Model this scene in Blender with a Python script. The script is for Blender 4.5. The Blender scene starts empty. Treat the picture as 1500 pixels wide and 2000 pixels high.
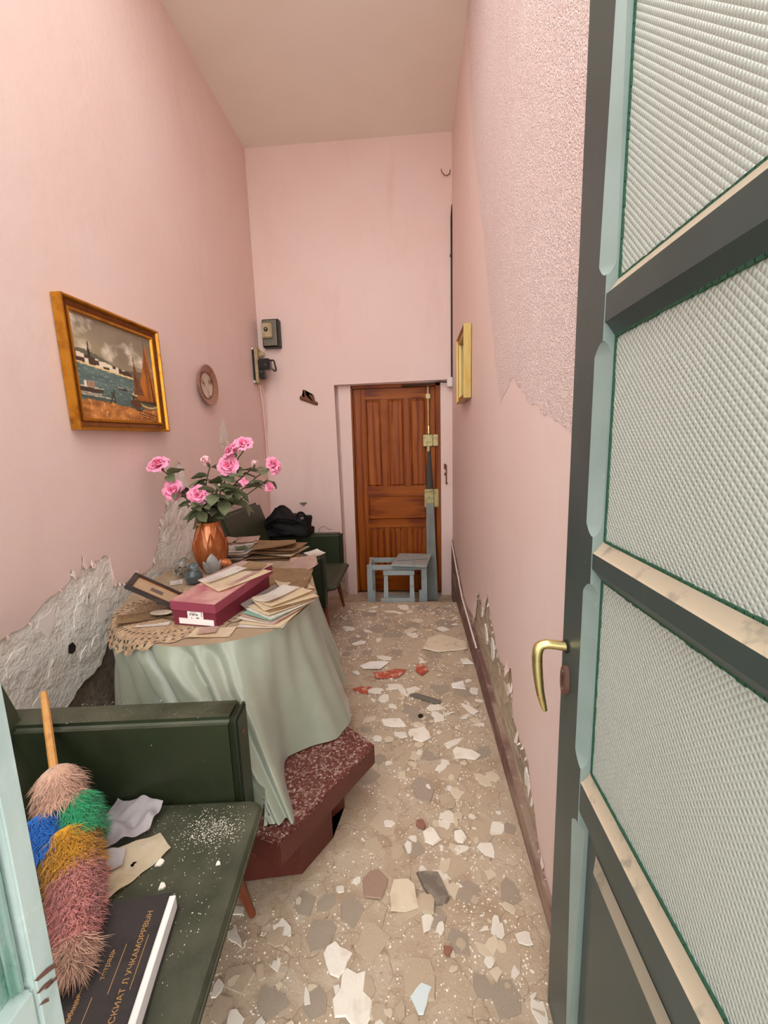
import bpy, bmesh, math, random
from mathutils import Vector, Matrix, noise, Euler
PI = math.pi
scene = bpy.context.scene
C = scene.collection
random.seed(7)

# ------------------------------------------------------------------ camera, sky, exposure
F, YAW, PITCH, ROLL, EYE = 811.1, -0.0717, 0.1589, -0.0287, 1.45
def cam_axes():
    cy, sy, cp, sp = math.cos(YAW), math.sin(YAW), math.cos(PITCH), math.sin(PITCH)
    fwd = Vector((sy*cp, cy*cp, -sp)); right = Vector((cy, -sy, 0)); up = right.cross(fwd)
    c, s = math.cos(ROLL), math.sin(ROLL)
    return c*right + s*up, -s*right + c*up, fwd
_r, _u, _w = cam_axes()
cam = bpy.data.cameras.new('camera'); cam.sensor_fit = 'HORIZONTAL'; cam.sensor_width = 36.0
cam.lens = F*36.0/1500.0; cam.clip_start = 0.02; cam.clip_end = 100
co = bpy.data.objects.new('camera', cam); C.objects.link(co)
m = Matrix(((_r.x, _u.x, -_w.x, 0), (_r.y, _u.y, -_w.y, 0), (_r.z, _u.z, -_w.z, EYE), (0, 0, 0, 1)))
co.matrix_world = m
scene.camera = co
world = bpy.data.worlds.new('overcast_sky'); scene.world = world; world.use_nodes = True
bg = world.node_tree.nodes['Background']; bg.inputs[0].default_value = (1.0, 0.985, 0.955, 1); bg.inputs[1].default_value = 3.0
vs = scene.view_settings
vs.view_transform = 'Standard'; vs.look = 'None'; vs.gamma = 1.0; vs.use_curve_mapping = False
vs.exposure = 0.28
scene.cycles.max_bounces = 10; scene.cycles.diffuse_bounces = 8

# ------------------------------------------------------------------ helpers
def lin(c):
    return tuple(((v/255)/12.92 if v/255 <= 0.04045 else ((v/255+0.055)/1.055)**2.4) for v in c) + (1.0,)
def tag(o, label=None, cat=None, group=None, kind=None):
    for k, v in (('label', label), ('category', cat), ('group', group), ('kind', kind)):
        if v: o[k] = v
    return o
def thing(name, label, cat, loc=(0, 0, 0), rz=0.0, group=None, kind=None):
    o = bpy.data.objects.new(name, None); C.objects.link(o); o.empty_display_size = .05
    o.location = loc; o.rotation_euler = (0, 0, rz)
    return tag(o, label, cat, group, kind)
def O(name, bm, mat, parent=None, smooth=True, local=True, angle=35, loc=None, rot=None):
    if isinstance(bm, bpy.types.Mesh):
        me = bm
    else:
        if parent is not None and not local:
            bmesh.ops.translate(bm, verts=bm.verts, vec=-Vector(parent.location))
        bmesh.ops.recalc_face_normals(bm, faces=bm.faces)
        me = bpy.data.meshes.new(name); bm.to_mesh(me); bm.free()
        if smooth:
            me.polygons.foreach_set('use_smooth', [True]*len(me.polygons))
            me.set_sharp_from_angle(angle=math.radians(angle))
        for mm in (mat if isinstance(mat, (list, tuple)) else [mat]): me.materials.append(mm)
    o = bpy.data.objects.new(name, me); C.objects.link(o)
    if parent is not None: o.parent = parent
    if loc is not None: o.location = loc
    if rot is not None: o.rotation_euler = rot
    return o
def W(name, bm, mat, parent, **k):          # part authored in world coordinates
    return O(name, bm, mat, parent, local=False, **k)
def new(): return bmesh.new()
def box(bm, lo, hi, bev=0.0, seg=2):
    lo, hi = Vector(lo), Vector(hi)
    vs_ = [bm.verts.new((x, y, z)) for x in (lo.x, hi.x) for y in (lo.y, hi.y) for z in (lo.z, hi.z)]
    fs = [bm.faces.new([vs_[i] for i in f]) for f in ((0,1,3,2),(4,6,7,5),(0,4,5,1),(2,3,7,6),(0,2,6,4),(1,5,7,3))]
    if bev > 0:
        es = list({e for f in fs for e in f.edges})
        bmesh.ops.bevel(bm, geom=es, offset=bev, segments=seg, affect='EDGES', clamp_overlap=True)
    return bm
def bx(lo, hi, bev=0.0, seg=2): return box(new(), lo, hi, bev, seg)
def tube(bm, pts, rad, n=8, cap=True):
    pts = [Vector(p) for p in pts]
    if not isinstance(rad, (list, tuple)): rad = [rad]*len(pts)
    rings = []; prev = None
    for i, p in enumerate(pts):
        t = (pts[min(i+1, len(pts)-1)] - pts[max(i-1, 0)]).normalized()
        if prev is None:
            a = t.orthogonal().normalized()
        else:
            a = (prev - t*prev.dot(t)).normalized()
        prev = a; b = t.cross(a)
        rings.append([bm.verts.new(p + (a*math.cos(2*PI*k/n) + b*math.sin(2*PI*k/n))*rad[i]) for k in range(n)])
    for i in range(len(rings)-1):
        for k in range(n):
            bm.faces.new((rings[i][k], rings[i][(k+1) % n], rings[i+1][(k+1) % n], rings[i+1][k]))
    if cap:
        bm.faces.new(rings[0][::-1]); bm.faces.new(rings[-1])
    return bm
def lathe(bm, prof, n=32, c=(0, 0, 0), cap=True):
    rings = []
    for r, z in prof:
        rings.append([bm.verts.new((c[0]+r*math.cos(2*PI*k/n), c[1]+r*math.sin(2*PI*k/n), c[2]+z)) for k in range(n)])
    for i in range(len(rings)-1):
        for k in range(n):
            bm.faces.new((rings[i][k], rings[i][(k+1) % n], rings[i+1][(k+1) % n], rings[i+1][k]))
    if cap:
        bm.faces.new(rings[0][::-1]); bm.faces.new(rings[-1])
    return bm
def prism(bm, pts, vec):
    """closed 3-D polygon extruded by vec"""
    a = [bm.verts.new(p) for p in pts]; v = Vector(vec)
    b = [bm.verts.new(Vector(p)+v) for p in pts]
    f1 = bm.faces.new(a); f2 = bm.faces.new(b[::-1])
    n = len(a)
    for i in range(n): bm.faces.new((a[i], b[i], b[(i+1) % n], a[(i+1) % n]))
    if n > 4: bmesh.ops.triangulate(bm, faces=[f1, f2], ngon_method='EAR_CLIP')
    return bm
def grid(bm, nu, nv, fn, closed_u=False):
    vv = [[bm.verts.new(fn(i/(nu if closed_u else nu-1), j/(nv-1))) for j in range(nv)] for i in range(nu)]
    for i in range(nu if closed_u else nu-1):
        for j in range(nv-1):
            bm.faces.new((vv[i][j], vv[(i+1) % nu][j], vv[(i+1) % nu][j+1], vv[i][j+1]))
    return vv
def jag(pts, step, amp, rnd):
    out = []
    for i in range(len(pts)-1):
        a, b = Vector(pts[i]), Vector(pts[i+1]); d = b-a; L = d.length
        n = max(1, int(L/step)); nrm = Vector((-d.y, d.x)).normalized() if L else Vector((0, 1))
        for k in range(n):
            q = a + d*(k/n)
            if k: q = q + nrm*rnd.uniform(-amp, amp) + d.normalized()*rnd.uniform(-.3, .3)*step
            out.append(q)
    out.append(Vector(pts[-1])); return out
def catmull(P, n, closed=True):
    P = [Vector(p) for p in P]; N = len(P); out = []
    for i in range(N if closed else N-1):
        g = lambda k: P[k % N] if closed else P[min(max(k, 0), N-1)]
        p0, p1, p2, p3 = g(i-1), g(i), g(i+1), g(i+2)
        for k in range(n):
            t = k/n
            out.append(0.5*((2*p1)+(p2-p0)*t+(2*p0-5*p1+4*p2-p3)*t*t+(3*p1-p0-3*p2+p3)*t**3))
    if not closed: out.append(P[-1])
    return out
def rot_bm(bm, M_): bmesh.ops.transform(bm, matrix=M_, verts=bm.verts); return bm
def cyl(bm, a, b, r, n=16): return tube(bm, [a, b], r, n)

# ------------------------------------------------------------------ materials
def mat(name, base, rough=.6, metal=0.0, layers=(), bumps=(), spec=.5, coat=0.0, trans=0.0, ior=1.45, dust=None, rvar=None, sheen=0, attr=None, alpha=None):
    m_ = bpy.data.materials.new(name); m_.use_nodes = True
    nt = m_.node_tree; nd = nt.nodes; L = nt.links
    P = nd['Principled BSDF']
    tc = nd.new('ShaderNodeTexCoord')
    def coords(sc):
        mp = nd.new('ShaderNodeMapping'); L.new(tc.outputs['Object'], mp.inputs[0])
        mp.inputs['Scale'].default_value = sc if isinstance(sc, (tuple, list)) else (sc, sc, sc)
        return mp.outputs[0]
    def tex(kind, sc):
        if kind == 'noise':
            t = nd.new('ShaderNodeTexNoise'); t.inputs['Scale'].default_value = 1; t.inputs['Detail'].default_value = 6; t.inputs['Roughness'].default_value = .6
            L.new(coords(sc), t.inputs['Vector']); return t.outputs['Fac']
        if kind == 'worm':
            t = nd.new('ShaderNodeTexNoise'); t.inputs['Scale'].default_value = 1; t.inputs['Detail'].default_value = 1; t.inputs['Distortion'].default_value = 1.6
            L.new(coords(sc), t.inputs['Vector'])
            a = nd.new('ShaderNodeMath'); a.operation = 'SUBTRACT'; a.inputs[1].default_value = .5; L.new(t.outputs['Fac'], a.inputs[0])
            b = nd.new('ShaderNodeMath'); b.operation = 'ABSOLUTE'; L.new(a.outputs[0], b.inputs[0])
            c = nd.new('ShaderNodeMath'); c.operation = 'MULTIPLY'; c.inputs[1].default_value = 6; c.use_clamp = True; L.new(b.outputs[0], c.inputs[0])
            return c.outputs[0]
        if kind in ('voro', 'crack', 'cell'):
            t = nd.new('ShaderNodeTexVoronoi'); t.inputs['Scale'].default_value = 1
            t.feature = 'DISTANCE_TO_EDGE' if kind == 'crack' else 'F1'
            nz = nd.new('ShaderNodeTexNoise'); nz.inputs['Scale'].default_value = 1.3; nz.inputs['Detail'].default_value = 3
            cc = coords(sc); L.new(cc, nz.inputs['Vector'])
            mx = nd.new('ShaderNodeVectorMath'); mx.operation = 'MULTIPLY_ADD'; mx.inputs[1].default_value = (.5, .5, .5)
            L.new(nz.outputs['Color'], mx.inputs[0]); L.new(cc, mx.inputs[2]); L.new(mx.outputs[0], t.inputs['Vector'])
            if kind == 'cell':
                s = nd.new('ShaderNodeSeparateColor'); L.new(t.outputs['Color'], s.inputs[0]); return s.outputs[0]
            return t.outputs['Distance']
        if kind == 'grain':
            t = nd.new('ShaderNodeTexWave'); t.inputs['Scale'].default_value = 1; t.inputs['Distortion'].default_value = 7; t.inputs['Detail'].default_value = 3; t.inputs['Detail Scale'].default_value = 1.2
            L.new(coords(sc), t.inputs['Vector']); return t.outputs['Fac']
        if kind == 'lines':
            t = nd.new('ShaderNodeTexWave'); t.inputs['Scale'].default_value = 1; t.inputs['Distortion'].default_value = 0.6; t.inputs['Detail'].default_value = 2; t.inputs['Detail Scale'].default_value = 6
            L.new(coords(sc), t.inputs['Vector']); return t.outputs['Fac']
        if kind == 'dots':        # staggered lattice of round bumps in the object's YZ plane
            sp = nd.new('ShaderNodeSeparateXYZ'); L.new(coords(sc), sp.inputs[0])
            def mth(op, a, b=None):
                q = nd.new('ShaderNodeMath'); q.operation = op
                for i, v in enumerate((a, b)):
                    if v is None: continue
                    if isinstance(v, (int, float)): q.inputs[i].default_value = v
                    else: L.new(v, q.inputs[i])
                return q.outputs[0]
            u = mth('ADD', sp.outputs[1], sp.outputs[2]); v = mth('SUBTRACT', sp.outputs[1], sp.outputs[2])
            return mth('MULTIPLY', mth('ABSOLUTE', mth('SINE', u)), mth('ABSOLUTE', mth('SINE', v)))
    def ramp(f, lo, hi):
        r = nd.new('ShaderNodeMapRange'); r.inputs['From Min'].default_value = lo; r.inputs['From Max'].default_value = hi
        r.clamp = True; L.new(f, r.inputs['Value']); return r.outputs[0]
    def mix(fac, a, b):
        x = nd.new('ShaderNodeMix'); x.data_type = 'RGBA'
        if isinstance(fac, float): x.inputs[0].default_value = fac
        else: L.new(fac, x.inputs[0])
        if isinstance(a, tuple): x.inputs[6].default_value = a
        else: L.new(a, x.inputs[6])
        if isinstance(b, tuple): x.inputs[7].default_value = b
        else: L.new(b, x.inputs[7])
        return x.outputs[2]
    col = lin(base)
    if attr:
        a = nd.new('ShaderNodeAttribute'); a.attribute_name = attr; col = a.outputs['Color']
    for kind, sc, c2, lo, hi in layers:
        col = mix(ramp(tex(kind, sc), lo, hi), col, lin(c2))
    dfac = None
    if dust:
        g = nd.new('ShaderNodeNewGeometry'); sp = nd.new('ShaderNodeSeparateXYZ'); L.new(g.outputs['Normal'], sp.inputs[0])
        up = ramp(sp.outputs[2], .15, .75)
        nz = ramp(tex('noise', dust[2]), dust[3], dust[4])
        mu = nd.new('ShaderNodeMath'); mu.operation = 'MULTIPLY'; L.new(up, mu.inputs[0]); L.new(nz, mu.inputs[1])
        m2 = nd.new('ShaderNodeMath'); m2.operation = 'MULTIPLY'; L.new(mu.outputs[0], m2.inputs[0]); m2.inputs[1].default_value = dust[1]
        dfac = m2.outputs[0]; col = mix(dfac, col, lin(dust[0]))
    if isinstance(col, tuple): P.inputs['Base Color'].default_value = col
    else: L.new(col, P.inputs['Base Color'])
    P.inputs['Metallic'].default_value = metal
    P.inputs['Specular IOR Level'].default_value = spec
    P.inputs['Coat Weight'].default_value = coat; P.inputs['Coat Roughness'].default_value = .15
    P.inputs['Transmission Weight'].default_value = trans; P.inputs['IOR'].default_value = ior
    P.inputs['Sheen Weight'].default_value = sheen
    if alpha is not None: P.inputs['Alpha'].default_value = alpha
    rf = None
    if rvar:
        r = nd.new('ShaderNodeMapRange'); r.inputs['To Min'].default_value = rvar[1]; r.inputs['To Max'].default_value = rvar[2]
        r.inputs['From Min'].default_value = .3; r.inputs['From Max'].default_value = .7
        L.new(tex('noise', rvar[0]), r.inputs['Value']); rf = r.outputs[0]
    if dfac is not None:
        q = nd.new('ShaderNodeMix'); q.data_type = 'FLOAT'; L.new(dfac, q.inputs[0])
        if rf is not None: L.new(rf, q.inputs[2])
        else: q.inputs[2].default_value = rough
        q.inputs[3].default_value = .9; rf = q.outputs[0]
    if rf is not None: L.new(rf, P.inputs['Roughness'])
    else: P.inputs['Roughness'].default_value = rough
    nrm = None
    for kind, sc, st, dist in bumps:
        b = nd.new('ShaderNodeBump'); b.inputs['Strength'].default_value = st; b.inputs['Distance'].default_value = dist
        L.new(tex(kind, sc), b.inputs['Height'])
        if nrm is not None: L.new(nrm, b.inputs['Normal'])
        nrm = b.outputs[0]
    if nrm is not None: L.new(nrm, P.inputs['Normal'])
    return m_

PINK = (226, 200, 192)
M = {}
M['pink'] = mat('pink_paint', PINK, .55, layers=[('noise', 1.1, (228, 206, 200), .45, .7), ('noise', (5, 5, 1.2), (222, 194, 188), .55, .75), ('noise', 9, (214, 196, 190), .66, .8)], bumps=[('noise', 60, .15, .004), ('noise', 3, .25, .03)])
M['pink_worm'] = mat('pink_roller_paint', (228, 204, 199), .5, layers=[('noise', 1.3, (230, 211, 206), .45, .7), ('noise', (5, 5, .8), (222, 193, 189), .55, .75)], bumps=[('worm', 60, .7, .005), ('noise', 3, .2, .03)])
M['paint_edge'] = mat('torn_paint', (232, 222, 214), .7, bumps=[('noise', 90, .2, .003)])
M['plaster'] = mat('bare_plaster', (232, 226, 218), .85, layers=[('noise', 7, (220, 208, 194), .45, .7), ('noise', 2.5, (238, 234, 228), .5, .75), ('noise', 30, (184, 166, 142), .66, .8)], bumps=[('noise', 9, .8, .035), ('worm', 16, .22, .006), ('noise', 70, .4, .004)])
M['stone'] = mat('rough_masonry', (122, 108, 94), .95, layers=[('noise', 12, (160, 148, 134), .5, .7), ('noise', 30, (84, 72, 62), .6, .75)], bumps=[('noise', 18, 1.0, .03), ('noise', 60, .6, .006)])
M['crumble'] = mat('crumbled_render', (186, 168, 144), .95, layers=[('noise', 9, (208, 194, 172), .5, .7), ('noise', 24, (120, 100, 80), .6, .75), ('noise', (3, 3, 14), (148, 134, 118), .5, .7)], bumps=[('noise', (10, 10, 24), 1.0, .03), ('noise', 70, .5, .005)])
M['ceiling'] = mat('ceiling_wash', (240, 234, 224), .8, layers=[('noise', .9, (236, 226, 214), .4, .7)], bumps=[('noise', 40, .1, .003)])
M['floor'] = mat('dusty_floor', (182, 161, 137), .9, layers=[('cell', 9, (190, 172, 150), .35, .9), ('noise', 5, (162, 138, 113), .5, .72), ('noise', 14, (202, 186, 164), .55, .75), ('crack', 8, (152, 128, 106), .012, .0), ('noise', 3.1, (150, 112, 97), .66, .78), ('noise', 42, (136, 114, 92), .62, .74), ('noise', 80, (208, 194, 174), .64, .7)], bumps=[('noise', 30, .5, .008), ('crack', 8, .15, .004), ('noise', 120, .4, .003)])
M['wood'] = mat('varnished_door_wood', (146, 74, 8), .45, layers=[('grain', (5, 5, .5), (112, 46, 4), .45, .98), ('noise', (22, 22, 1.2), (168, 92, 18), .5, .7), ('noise', 3, (124, 54, 6), .5, .8)], bumps=[('noise', (60, 60, 4), .12, .002)], spec=.3)
M['wood_h'] = mat('varnished_wood_cross', (146, 74, 8), .45, layers=[('grain', (.5, 5, 5), (112, 46, 4), .45, .98), ('noise', (1.2, 22, 22), (168, 92, 18), .5, .7)], bumps=[('noise', (4, 60, 60), .12, .002)], spec=.3)
M['skirt'] = mat('skirting_paint', (116, 84, 78), .75, layers=[('noise', (3, 2.2, 9), (158, 134, 118), .5, .62), ('noise', 18, (182, 164, 146), .58, .72)], bumps=[('noise', 30, .3, .004)])
M['greygreen'] = mat('door_green_paint', (64, 76, 73), .38, layers=[('noise', 4, (56, 67, 64), .45, .7), ('noise', 60, (168, 178, 168), .73, .78)], bumps=[('noise', (80, 80, 8), .1, .002)], dust=((196, 178, 154), .95, 25, .15, .45))
M['bead'] = mat('door_reveal_pale', (138, 153, 148), .35, layers=[('noise', 4, (126, 142, 136), .45, .7), ('noise', 60, (180, 190, 182), .72, .78)])
M['mint'] = mat('weathered_mint_paint', (182, 197, 193), .5, layers=[('noise', (10, 10, 3), (150, 172, 167), .5, .7), ('noise', 30, (204, 218, 213), .6, .75), ('noise', (60, 60, 22), (74, 92, 92), .69, .73)], bumps=[('noise', 30, .3, .004)])
M['mint_worn'] = mat('scraped_mint_panel', (136, 158, 150), .5, layers=[('noise', (22, 22, 6), (84, 132, 112), .5, .66), ('noise', (14, 14, 5), (214, 230, 226), .52, .66), ('noise', 50, (92, 108, 104), .66, .74)], bumps=[('noise', 40, .5, .006)])
M['raw'] = mat('bare_brown_wood', (110, 74, 62), .8, layers=[('noise', (40, 40, 8), (78, 50, 42), .5, .7)])
M['obscured'] = mat('obscured_glass', (224, 230, 222), .25, trans=.35, ior=1.45, spec=.6, bumps=[('dots', 290, .45, .004)])
M['putty'] = mat('green_putty', (40, 84, 62), .6, bumps=[('noise', 90, .6, .004)])
M['brass'] = mat('worn_brass', (228, 210, 146), .3, 1.0, layers=[('noise', 25, (160, 130, 60), .6, .78)], rvar=(18, .2, .42))
M['brass_old'] = mat('dull_brass', (176, 164, 118), .45, .7, layers=[('noise', 18, (120, 112, 78), .5, .7)])
M['gold'] = mat('gilt_frame', (198, 138, 44), .34, .75, layers=[('noise', (14, 14, 14), (150, 92, 26), .5, .72)], bumps=[('noise', 60, .1, .002)])
M['gold_pale'] = mat('pale_gilt', (190, 166, 104), .4, .5, layers=[('noise', (30, 30, 4), (188, 146, 62), .5, .72)])
M['gold_dark'] = mat('bronze_gilt', (128, 74, 26), .42, .5, layers=[('noise', 20, (88, 48, 18), .5, .72)])
M['vinyl'] = mat('green_vinyl', (38, 45, 27), .42, layers=[('noise', 3, (44, 51, 32), .4, .7), ('noise', (8, 8, 8), (29, 35, 21), .5, .7), ('noise', 70, (140, 136, 118), .69, .74)], bumps=[('noise', 160, .12, .002), ('noise', 4, .25, .02)], dust=((104, 102, 84), .62, 7, .3, .75))
M['vinyl_dark'] = mat('dark_vinyl_piping', (30, 38, 28), .4)
M['legwood'] = mat('reddish_leg_wood', (120, 56, 30), .4, layers=[('noise', (20, 20, 3), (86, 38, 20), .5, .7)], coat=.2, dust=((150, 130, 110), .5, 20, .4, .7))
M['satin'] = mat('sage_satin', (146, 150, 133), .27, layers=[('noise', 3, (138, 144, 126), .45, .7), ('noise', 9, (155, 157, 142), .6, .8)], bumps=[('noise', 7, .12, .01)], sheen=.15, spec=.7)
M['tabletop'] = mat('dusty_table_cover', (150, 128, 104), .85, layers=[('noise', 8, (168, 148, 124), .45, .7), ('noise', 40, (188, 172, 148), .62, .74)], bumps=[('noise', 40, .3, .004)])
M['terrazzo'] = mat('red_terrazzo', (88, 40, 32), .42, layers=[('noise', 6, (78, 30, 22), .45, .7), ('noise', 120, (130, 80, 68), .62, .72)], dust=((186, 160, 146), .75, 90, .5, .68), bumps=[('noise', 60, .1, .002)])
M['black_cloth'] = mat('black_bag_cloth', (16, 14, 16), .6, layers=[('noise', 12, (28, 24, 27), .5, .75)], bumps=[('noise', 14, .6, .02), ('noise', 120, .2, .002)], spec=.25)
M['greypaint'] = mat('blue_grey_paint', (158, 170, 172), .6, layers=[('noise', 10, (138, 148, 150), .5, .7), ('noise', 40, (110, 104, 98), .68, .76)], dust=((160, 142, 122), .6, 14, .35, .65))
M['plank'] = mat('grey_plank_paint', (128, 132, 128), .65, layers=[('noise', (18, 18, 2), (112, 114, 110), .45, .7)])
M['steel'] = mat('dull_steel', (138, 138, 130), .45, .6, layers=[('noise', 30, (100, 96, 84), .5, .7)])
M['meter'] = mat('grey_enamel', (112, 108, 94), .5, layers=[('noise', 20, (92, 88, 74), .5, .72)])
M['meter_dark'] = mat('dark_enamel', (58, 50, 44), .5)
M['cream'] = mat('cream_plastic', (176, 158, 122), .5, layers=[('noise', 20, (150, 130, 96), .5, .72)])
M['black'] = mat('black_enamel', (16, 14, 14), .3, coat=.3)
M['rust'] = mat('brown_iron', (112, 66, 36), .6, layers=[('noise', 40, (78, 44, 26), .5, .7)])
M['cable_white'] = mat('painted_cable', (228, 196, 186), .5)
M['white_plastic'] = mat('white_plastic', (222, 214, 208), .5)
M['copper'] = mat('copper_glaze', (196, 108, 54), .2, .35, layers=[('noise', (12, 12, 5), (222, 140, 84), .45, .65), ('noise', (9, 9, 4), (150, 66, 28), .55, .72)], coat=.6)
M['silver'] = mat('pale_silver_glaze', (228, 228, 226), .25, 0, layers=[('noise', 20, (196, 198, 198), .5, .7)], coat=.6)
M['petal'] = mat('pink_petal', (242, 156, 190), .55, layers=[('noise', 40, (234, 120, 164), .5, .72), ('noise', 22, (250, 194, 214), .56, .74)], sheen=.2)
M['petal_deep'] = mat('deep_pink_petal', (232, 106, 152), .55, layers=[('noise', 40, (214, 78, 128), .5, .72), ('noise', 22, (244, 150, 184), .56, .74)], sheen=.2)
M['petal_pale'] = mat('pale_petal', (248, 196, 204), .55, layers=[('noise', 40, (246, 226, 226), .45, .68)], sheen=.2)
M['leaf'] = mat('dusty_green_leaf', (104, 110, 80), .55, layers=[('noise', 30, (80, 88, 58), .45, .68), ('noise', 18, (142, 146, 118), .55, .74)])
M['stem'] = mat('brown_green_stem', (84, 74, 48), .6)
M['maroon'] = mat('maroon_card', (116, 36, 54), .55, layers=[('noise', 8, (100, 28, 44), .5, .7)], dust=((190, 150, 140), .6, 9, .3, .62), bumps=[('noise', 9, .15, .01)])
M['maroon_lid'] = mat('faded_maroon_card', (146, 62, 82), .55, layers=[('noise', 8, (132, 52, 70), .5, .7)], dust=((196, 160, 146), .75, 9, .3, .6), bumps=[('noise', 9, .15, .01)])
M['maroon_in'] = mat('deep_red_card', (98, 22, 34), .6)
M['label'] = mat('white_label', (236, 230, 226), .55)
M['ink'] = mat('black_ink', (40, 38, 40), .6)
M['paper'] = mat('aged_paper', (238, 222, 192), .75, layers=[('lines', (0, 46, 0), (196, 170, 132), .7, .95), ('noise', 9, (222, 196, 154), .52, .74), ('noise', 22, (244, 236, 220), .55, .75)], bumps=[('noise', 10, .2, .01)])
M['paper_white'] = mat('white_paper', (240, 235, 228), .75, layers=[('lines', (0, 50, 0), (196, 188, 178), .72, .95), ('noise', 7, (212, 202, 190), .5, .74)], bumps=[('noise', 10, .2, .01)])
M['paper_brown'] = mat('brown_paper', (180, 148, 112), .8, layers=[('noise', 9, (154, 120, 86), .48, .7), ('noise', 24, (204, 176, 140), .58, .75), ('noise', (30, 8, 8), (120, 88, 62), .6, .72)], bumps=[('noise', 12, .4, .01)])
M['paper_pink'] = mat('pinkish_paper', (214, 184, 170), .75, layers=[('noise', 14, (196, 150, 140), .52, .7), ('noise', 22, (232, 216, 200), .55, .74)], bumps=[('noise', 12, .3, .01)])
M['paper_green'] = mat('green_card', (132, 160, 112), .7, layers=[('noise', 20, (110, 140, 92), .5, .7)])
M['mintcard'] = mat('mint_card', (166, 206, 186), .7)
M['linen'] = mat('white_linen', (214, 206, 208), .85, layers=[('noise', 8, (190, 178, 182), .5, .72)], bumps=[('noise', 16, .5, .015)])
M['doily'] = mat('crochet_lace', (172, 146, 116), .9, layers=[('voro', 80, (146, 120, 94), .42, .6), ('noise', 10, (184, 160, 132), .5, .7)], bumps=[('voro', 80, .5, .003)])
M['darkframe'] = mat('dark_frame_wood', (48, 40, 38), .4, layers=[('noise', (20, 20, 20), (66, 54, 50), .5, .7)], coat=.2)
M['mountcard'] = mat('beige_mount', (186, 158, 126), .6, layers=[('noise', 14, (166, 136, 104), .5, .72)])
M['photo_ink'] = mat('faded_photo_ink', (110, 98, 90), .6)
M['glass'] = mat('clear_glass', (236, 244, 244), .03, trans=1.0, ior=1.45)
M['glass_smoke'] = mat('smoky_glass', (150, 166, 172), .06, trans=.85, ior=1.45)
M['bookcover'] = mat('black_leatherette', (46, 42, 42), .45, layers=[('noise', (14, 30, 14), (30, 28, 28), .5, .7), ('noise', 60, (120, 110, 100), .7, .76)], bumps=[('noise', 120, .15, .002)])
M['giltprint'] = mat('gilt_print', (176, 134, 84), .5, .2)
M['bamboo'] = mat('bamboo', (196, 142, 78), .45, layers=[('noise', (30, 30, 6), (168, 112, 54), .5, .7)])
for nm, c in dict(peach=(206, 164, 140), blue=(22, 104, 190), green=(40, 160, 104), mustard=(204, 146, 14), rose=(210, 138, 130)).items():
    M['f_'+nm] = mat('feather_'+nm, c, .8, layers=[('noise', 60, tuple(int(v*.8) for v in c), .5, .7)], sheen=.3)
M['flake'] = mat('white_plaster_flake', (236, 228, 214), .85, layers=[('noise', 18, (214, 200, 180), .52, .74)], bumps=[('noise', 40, .4, .005)])
M['flake_cream'] = mat('cream_plaster_flake', (218, 202, 176), .85, layers=[('noise', 18, (194, 172, 144), .52, .74)], bumps=[('noise', 40, .4, .005)])
M['shard'] = mat('beige_shard', (190, 171, 147), .85, layers=[('noise', 16, (172, 150, 125), .5, .72), ('noise', 60, (212, 198, 176), .62, .74)], bumps=[('noise', 40, .3, .004)])
M['slate'] = mat('grey_floor_stone', (164, 149, 132), .85, layers=[('noise', 16, (146, 132, 117), .5, .72), ('noise', 40, (186, 170, 149), .52, .7)], bumps=[('noise', 30, .4, .005)])
M['redbit'] = mat('red_scrap', (178, 84, 62), .7, layers=[('noise', 26, (216, 170, 146), .5, .66)])
M['canvas'] = mat('oil_paint', (128, 128, 128), .45, attr='Col', bumps=[('noise', 70, .3, .003)])
M['plate'] = mat('brown_glazed_plate', (150, 104, 88), .35, layers=[('noise', 30, (178, 132, 116), .5, .7)], coat=.4)
M['platecentre'] = mat('pale_plate_centre', (196, 176, 160), .4, layers=[('noise', 14, (116, 84, 66), .54, .64)], coat=.4)
M['mirrorlike'] = mat('picture_glass', (120, 100, 84), .15, layers=[('noise', 6, (90, 66, 50), .4, .7)], coat=.5)
M['outside'] = mat('pavement_concrete', (150, 146, 140), .9, layers=[('noise', 4, (130, 126, 120), .45, .7)])
M['dark'] = mat('dark_void', (34, 26, 22), .9)

# ------------------------------------------------------------------ the room
XL, XR, D, H = -1.50, 0.40, 4.22, 4.19
LIP = 3.70; LOW = -0.14
rnd = random.Random(11)

def skin(edge, top, x, dx, lo=-9):
    """sheet in a plane of constant x: bounded below by a torn edge (monotone in y), above by a line"""
    e = [edge[0]]
    for p in edge[1:]:
        e.append(Vector((max(p.x, e[-1].x+.0012), p.y)))
    tp = (lambda y: top) if not callable(top) else top
    bm = new(); A = [bm.verts.new((x, p.x, p.y)) for p in e]; T = [bm.verts.new((x, p.x, tp(p.x))) for p in e]
    A2 = [bm.verts.new((x+dx, p.x, p.y)) for p in e]; T2 = [bm.verts.new((x+dx, p.x, tp(p.x))) for p in e]
    for i in range(len(e)-1):
        bm.faces.new((A[i], A[i+1], T[i+1], T[i])); bm.faces.new((A2[i], T2[i], T2[i+1], A2[i+1])); bm.faces.new((A[i], A2[i], A2[i+1], A[i+1]))
    return bm
def struct(name, bm, m_, parent=None, **k):
    o = O(name, bm, m_, parent, **k)
    if parent is None: o['kind'] = 'structure'
    return o

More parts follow.
